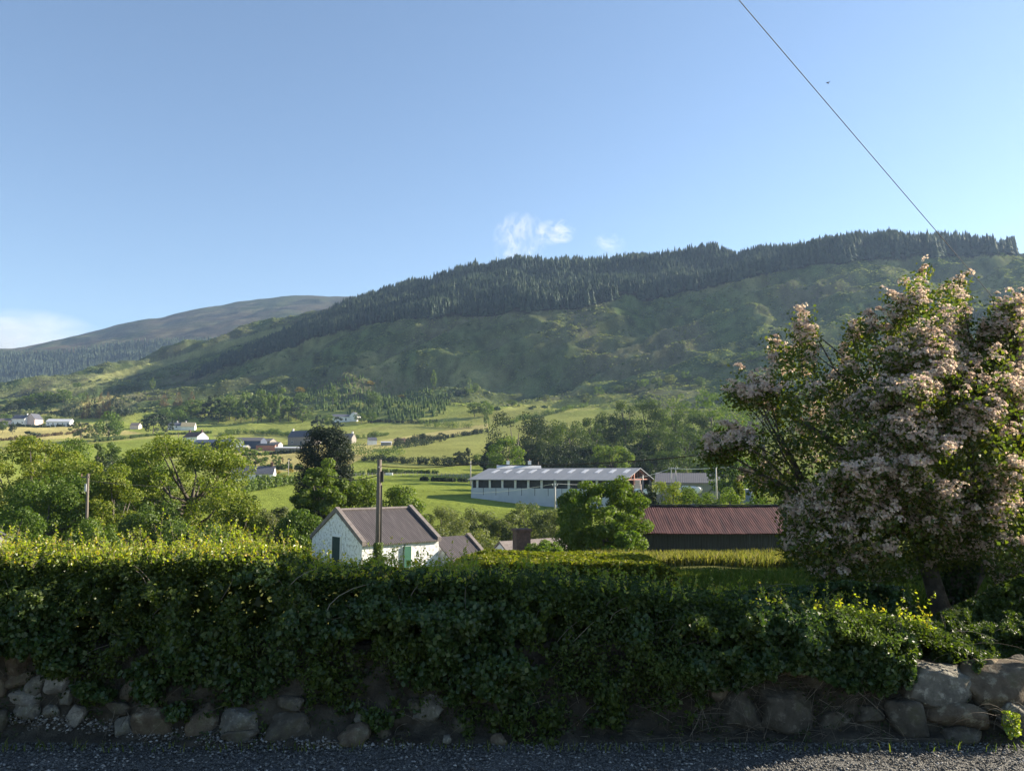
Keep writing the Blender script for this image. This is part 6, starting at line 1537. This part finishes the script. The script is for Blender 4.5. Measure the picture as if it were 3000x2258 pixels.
for (x, y0, y1) in [(2497, 1020, 945), (2553, 1020, 940), (2700, 860, 802), (2920, 930, 878), (2345, 1040, 955), (2380, 1040, 965), (2810, 990, 850)]:
    tb.tube([P3d(x + 6, y0 + 60), P3d(x, y1)], [.006, .002], 4)
o = tb.build('trunk', surf('hawthorn_bark', [(0.3, (0.05, 0.042, 0.034)), (0.7, (0.14, 0.12, 0.095))], 14, bump=0.8, bscale=40, bdist=.02), None, smooth=True); o.parent = haw; o.matrix_parent_inverse = haw.matrix_basis.inverted()
nI = 2600; t = r_.random(nI); ax = np.array([P3d(2790, 1850), P3d(2805, 1700, .05), P3d(2845, 1520, .1)]); tt = t * 1.9; i0 = np.minimum(tt.astype(int), 1); fr = tt - i0
Pv = ax[i0] + (ax[i0 + 1] - ax[i0]) * fr[:, None] + unit(r_.normal(size=(nI, 3)) * np.array([1, 1, .1])) * (.11 + .05 * r_.random(nI))[:, None]
V, Fq = leaf_quads(Pv, unit(r_.normal(size=(nI, 3)) + np.array([0, -.8, .4])), r_.uniform(.014, .026, nI), .85, .2, r_)
sub('ivy', np_mesh('ivy', V, [Fq], LEAF['bramble']), haw)

# ================================================================ clouds, well beyond the haze
def cloud(name, x0, x1, y0, y1, Y, dep, dens, scale, thr, label, stretch, seed, soft=.25):
    a = np.array(at(x0, y1, Y)); b = np.array(at(x1, y0, Y)); c = (a + b) / 2; s = (b - a); s[1] = dep
    m, nt, N, L, out = mat(name)
    pv = N.new('ShaderNodeVolumePrincipled'); pv.inputs['Color'].default_value = (1, .97, .95, 1); pv.inputs['Anisotropy'].default_value = 0.1
    L.new(pv.outputs[0], out.inputs['Volume'])
    tc = N.new('ShaderNodeTexCoord'); mp = N.new('ShaderNodeMapping'); mp.inputs['Scale'].default_value = stretch; mp.inputs['Location'].default_value = (seed, seed * .7, seed * .3)
    L.new(tc.outputs['Object'], mp.inputs[0])
    n = N.new('ShaderNodeTexNoise'); n.inputs['Scale'].default_value = scale; n.inputs['Detail'].default_value = 7; n.inputs['Roughness'].default_value = .62; n.inputs['Distortion'].default_value = .8
    L.new(mp.outputs[0], n.inputs['Vector'])
    g = N.new('ShaderNodeTexGradient'); g.gradient_type = 'SPHERICAL'; L.new(tc.outputs['Object'], g.inputs[0])
    sq = N.new('ShaderNodeMath'); sq.operation = 'POWER'; sq.inputs[1].default_value = .6; L.new(g.outputs['Fac'], sq.inputs[0])
    r = N.new('ShaderNodeMapRange'); r.interpolation_type = 'SMOOTHSTEP'; r.inputs[1].default_value = thr; r.inputs[2].default_value = thr + soft; L.new(n.outputs[0], r.inputs[0])
    mu = N.new('ShaderNodeMath'); mu.operation = 'MULTIPLY'; L.new(r.outputs[0], mu.inputs[0]); L.new(sq.outputs[0], mu.inputs[1])
    m2 = N.new('ShaderNodeMath'); m2.operation = 'MULTIPLY'; m2.inputs[1].default_value = dens; L.new(mu.outputs[0], m2.inputs[0]); L.new(m2.outputs[0], pv.inputs['Density'])
    o = MB().box(-1, 1, -1, 1, -1, 1).build('cloud', m, None, loc=tuple(c)); o.scale = tuple(abs(v) / 2 for v in s)
    return tag(o, label, 'cloud', kind='thing')
cloud('cloud_bank', -260, 330, 900, 1120, 6000, 500, .0035, 1.6, .36, 'soft low cloud bank behind the far mountain', (1, 1, 1.2), 3.0)
cloud('cloud_wisp', 1440, 1610, 615, 800, 6000, 260, .009, 2.1, .485, 'white wispy cloud standing over the forest crest', (1.3, 1, .8), 7.0, .2)
cloud('cloud_streak', 1565, 1690, 640, 722, 6000, 200, .010, 1.6, .45, 'small slanting streak of cloud beside the wispy one', (.9, 1, 1.1), 1.0, .2)
cloud('cloud_thin', 1730, 1840, 680, 760, 6000, 200, .004, 1.4, .45, 'faint thin cloud low over the forest crest', (1, 1, 1), 5.0)
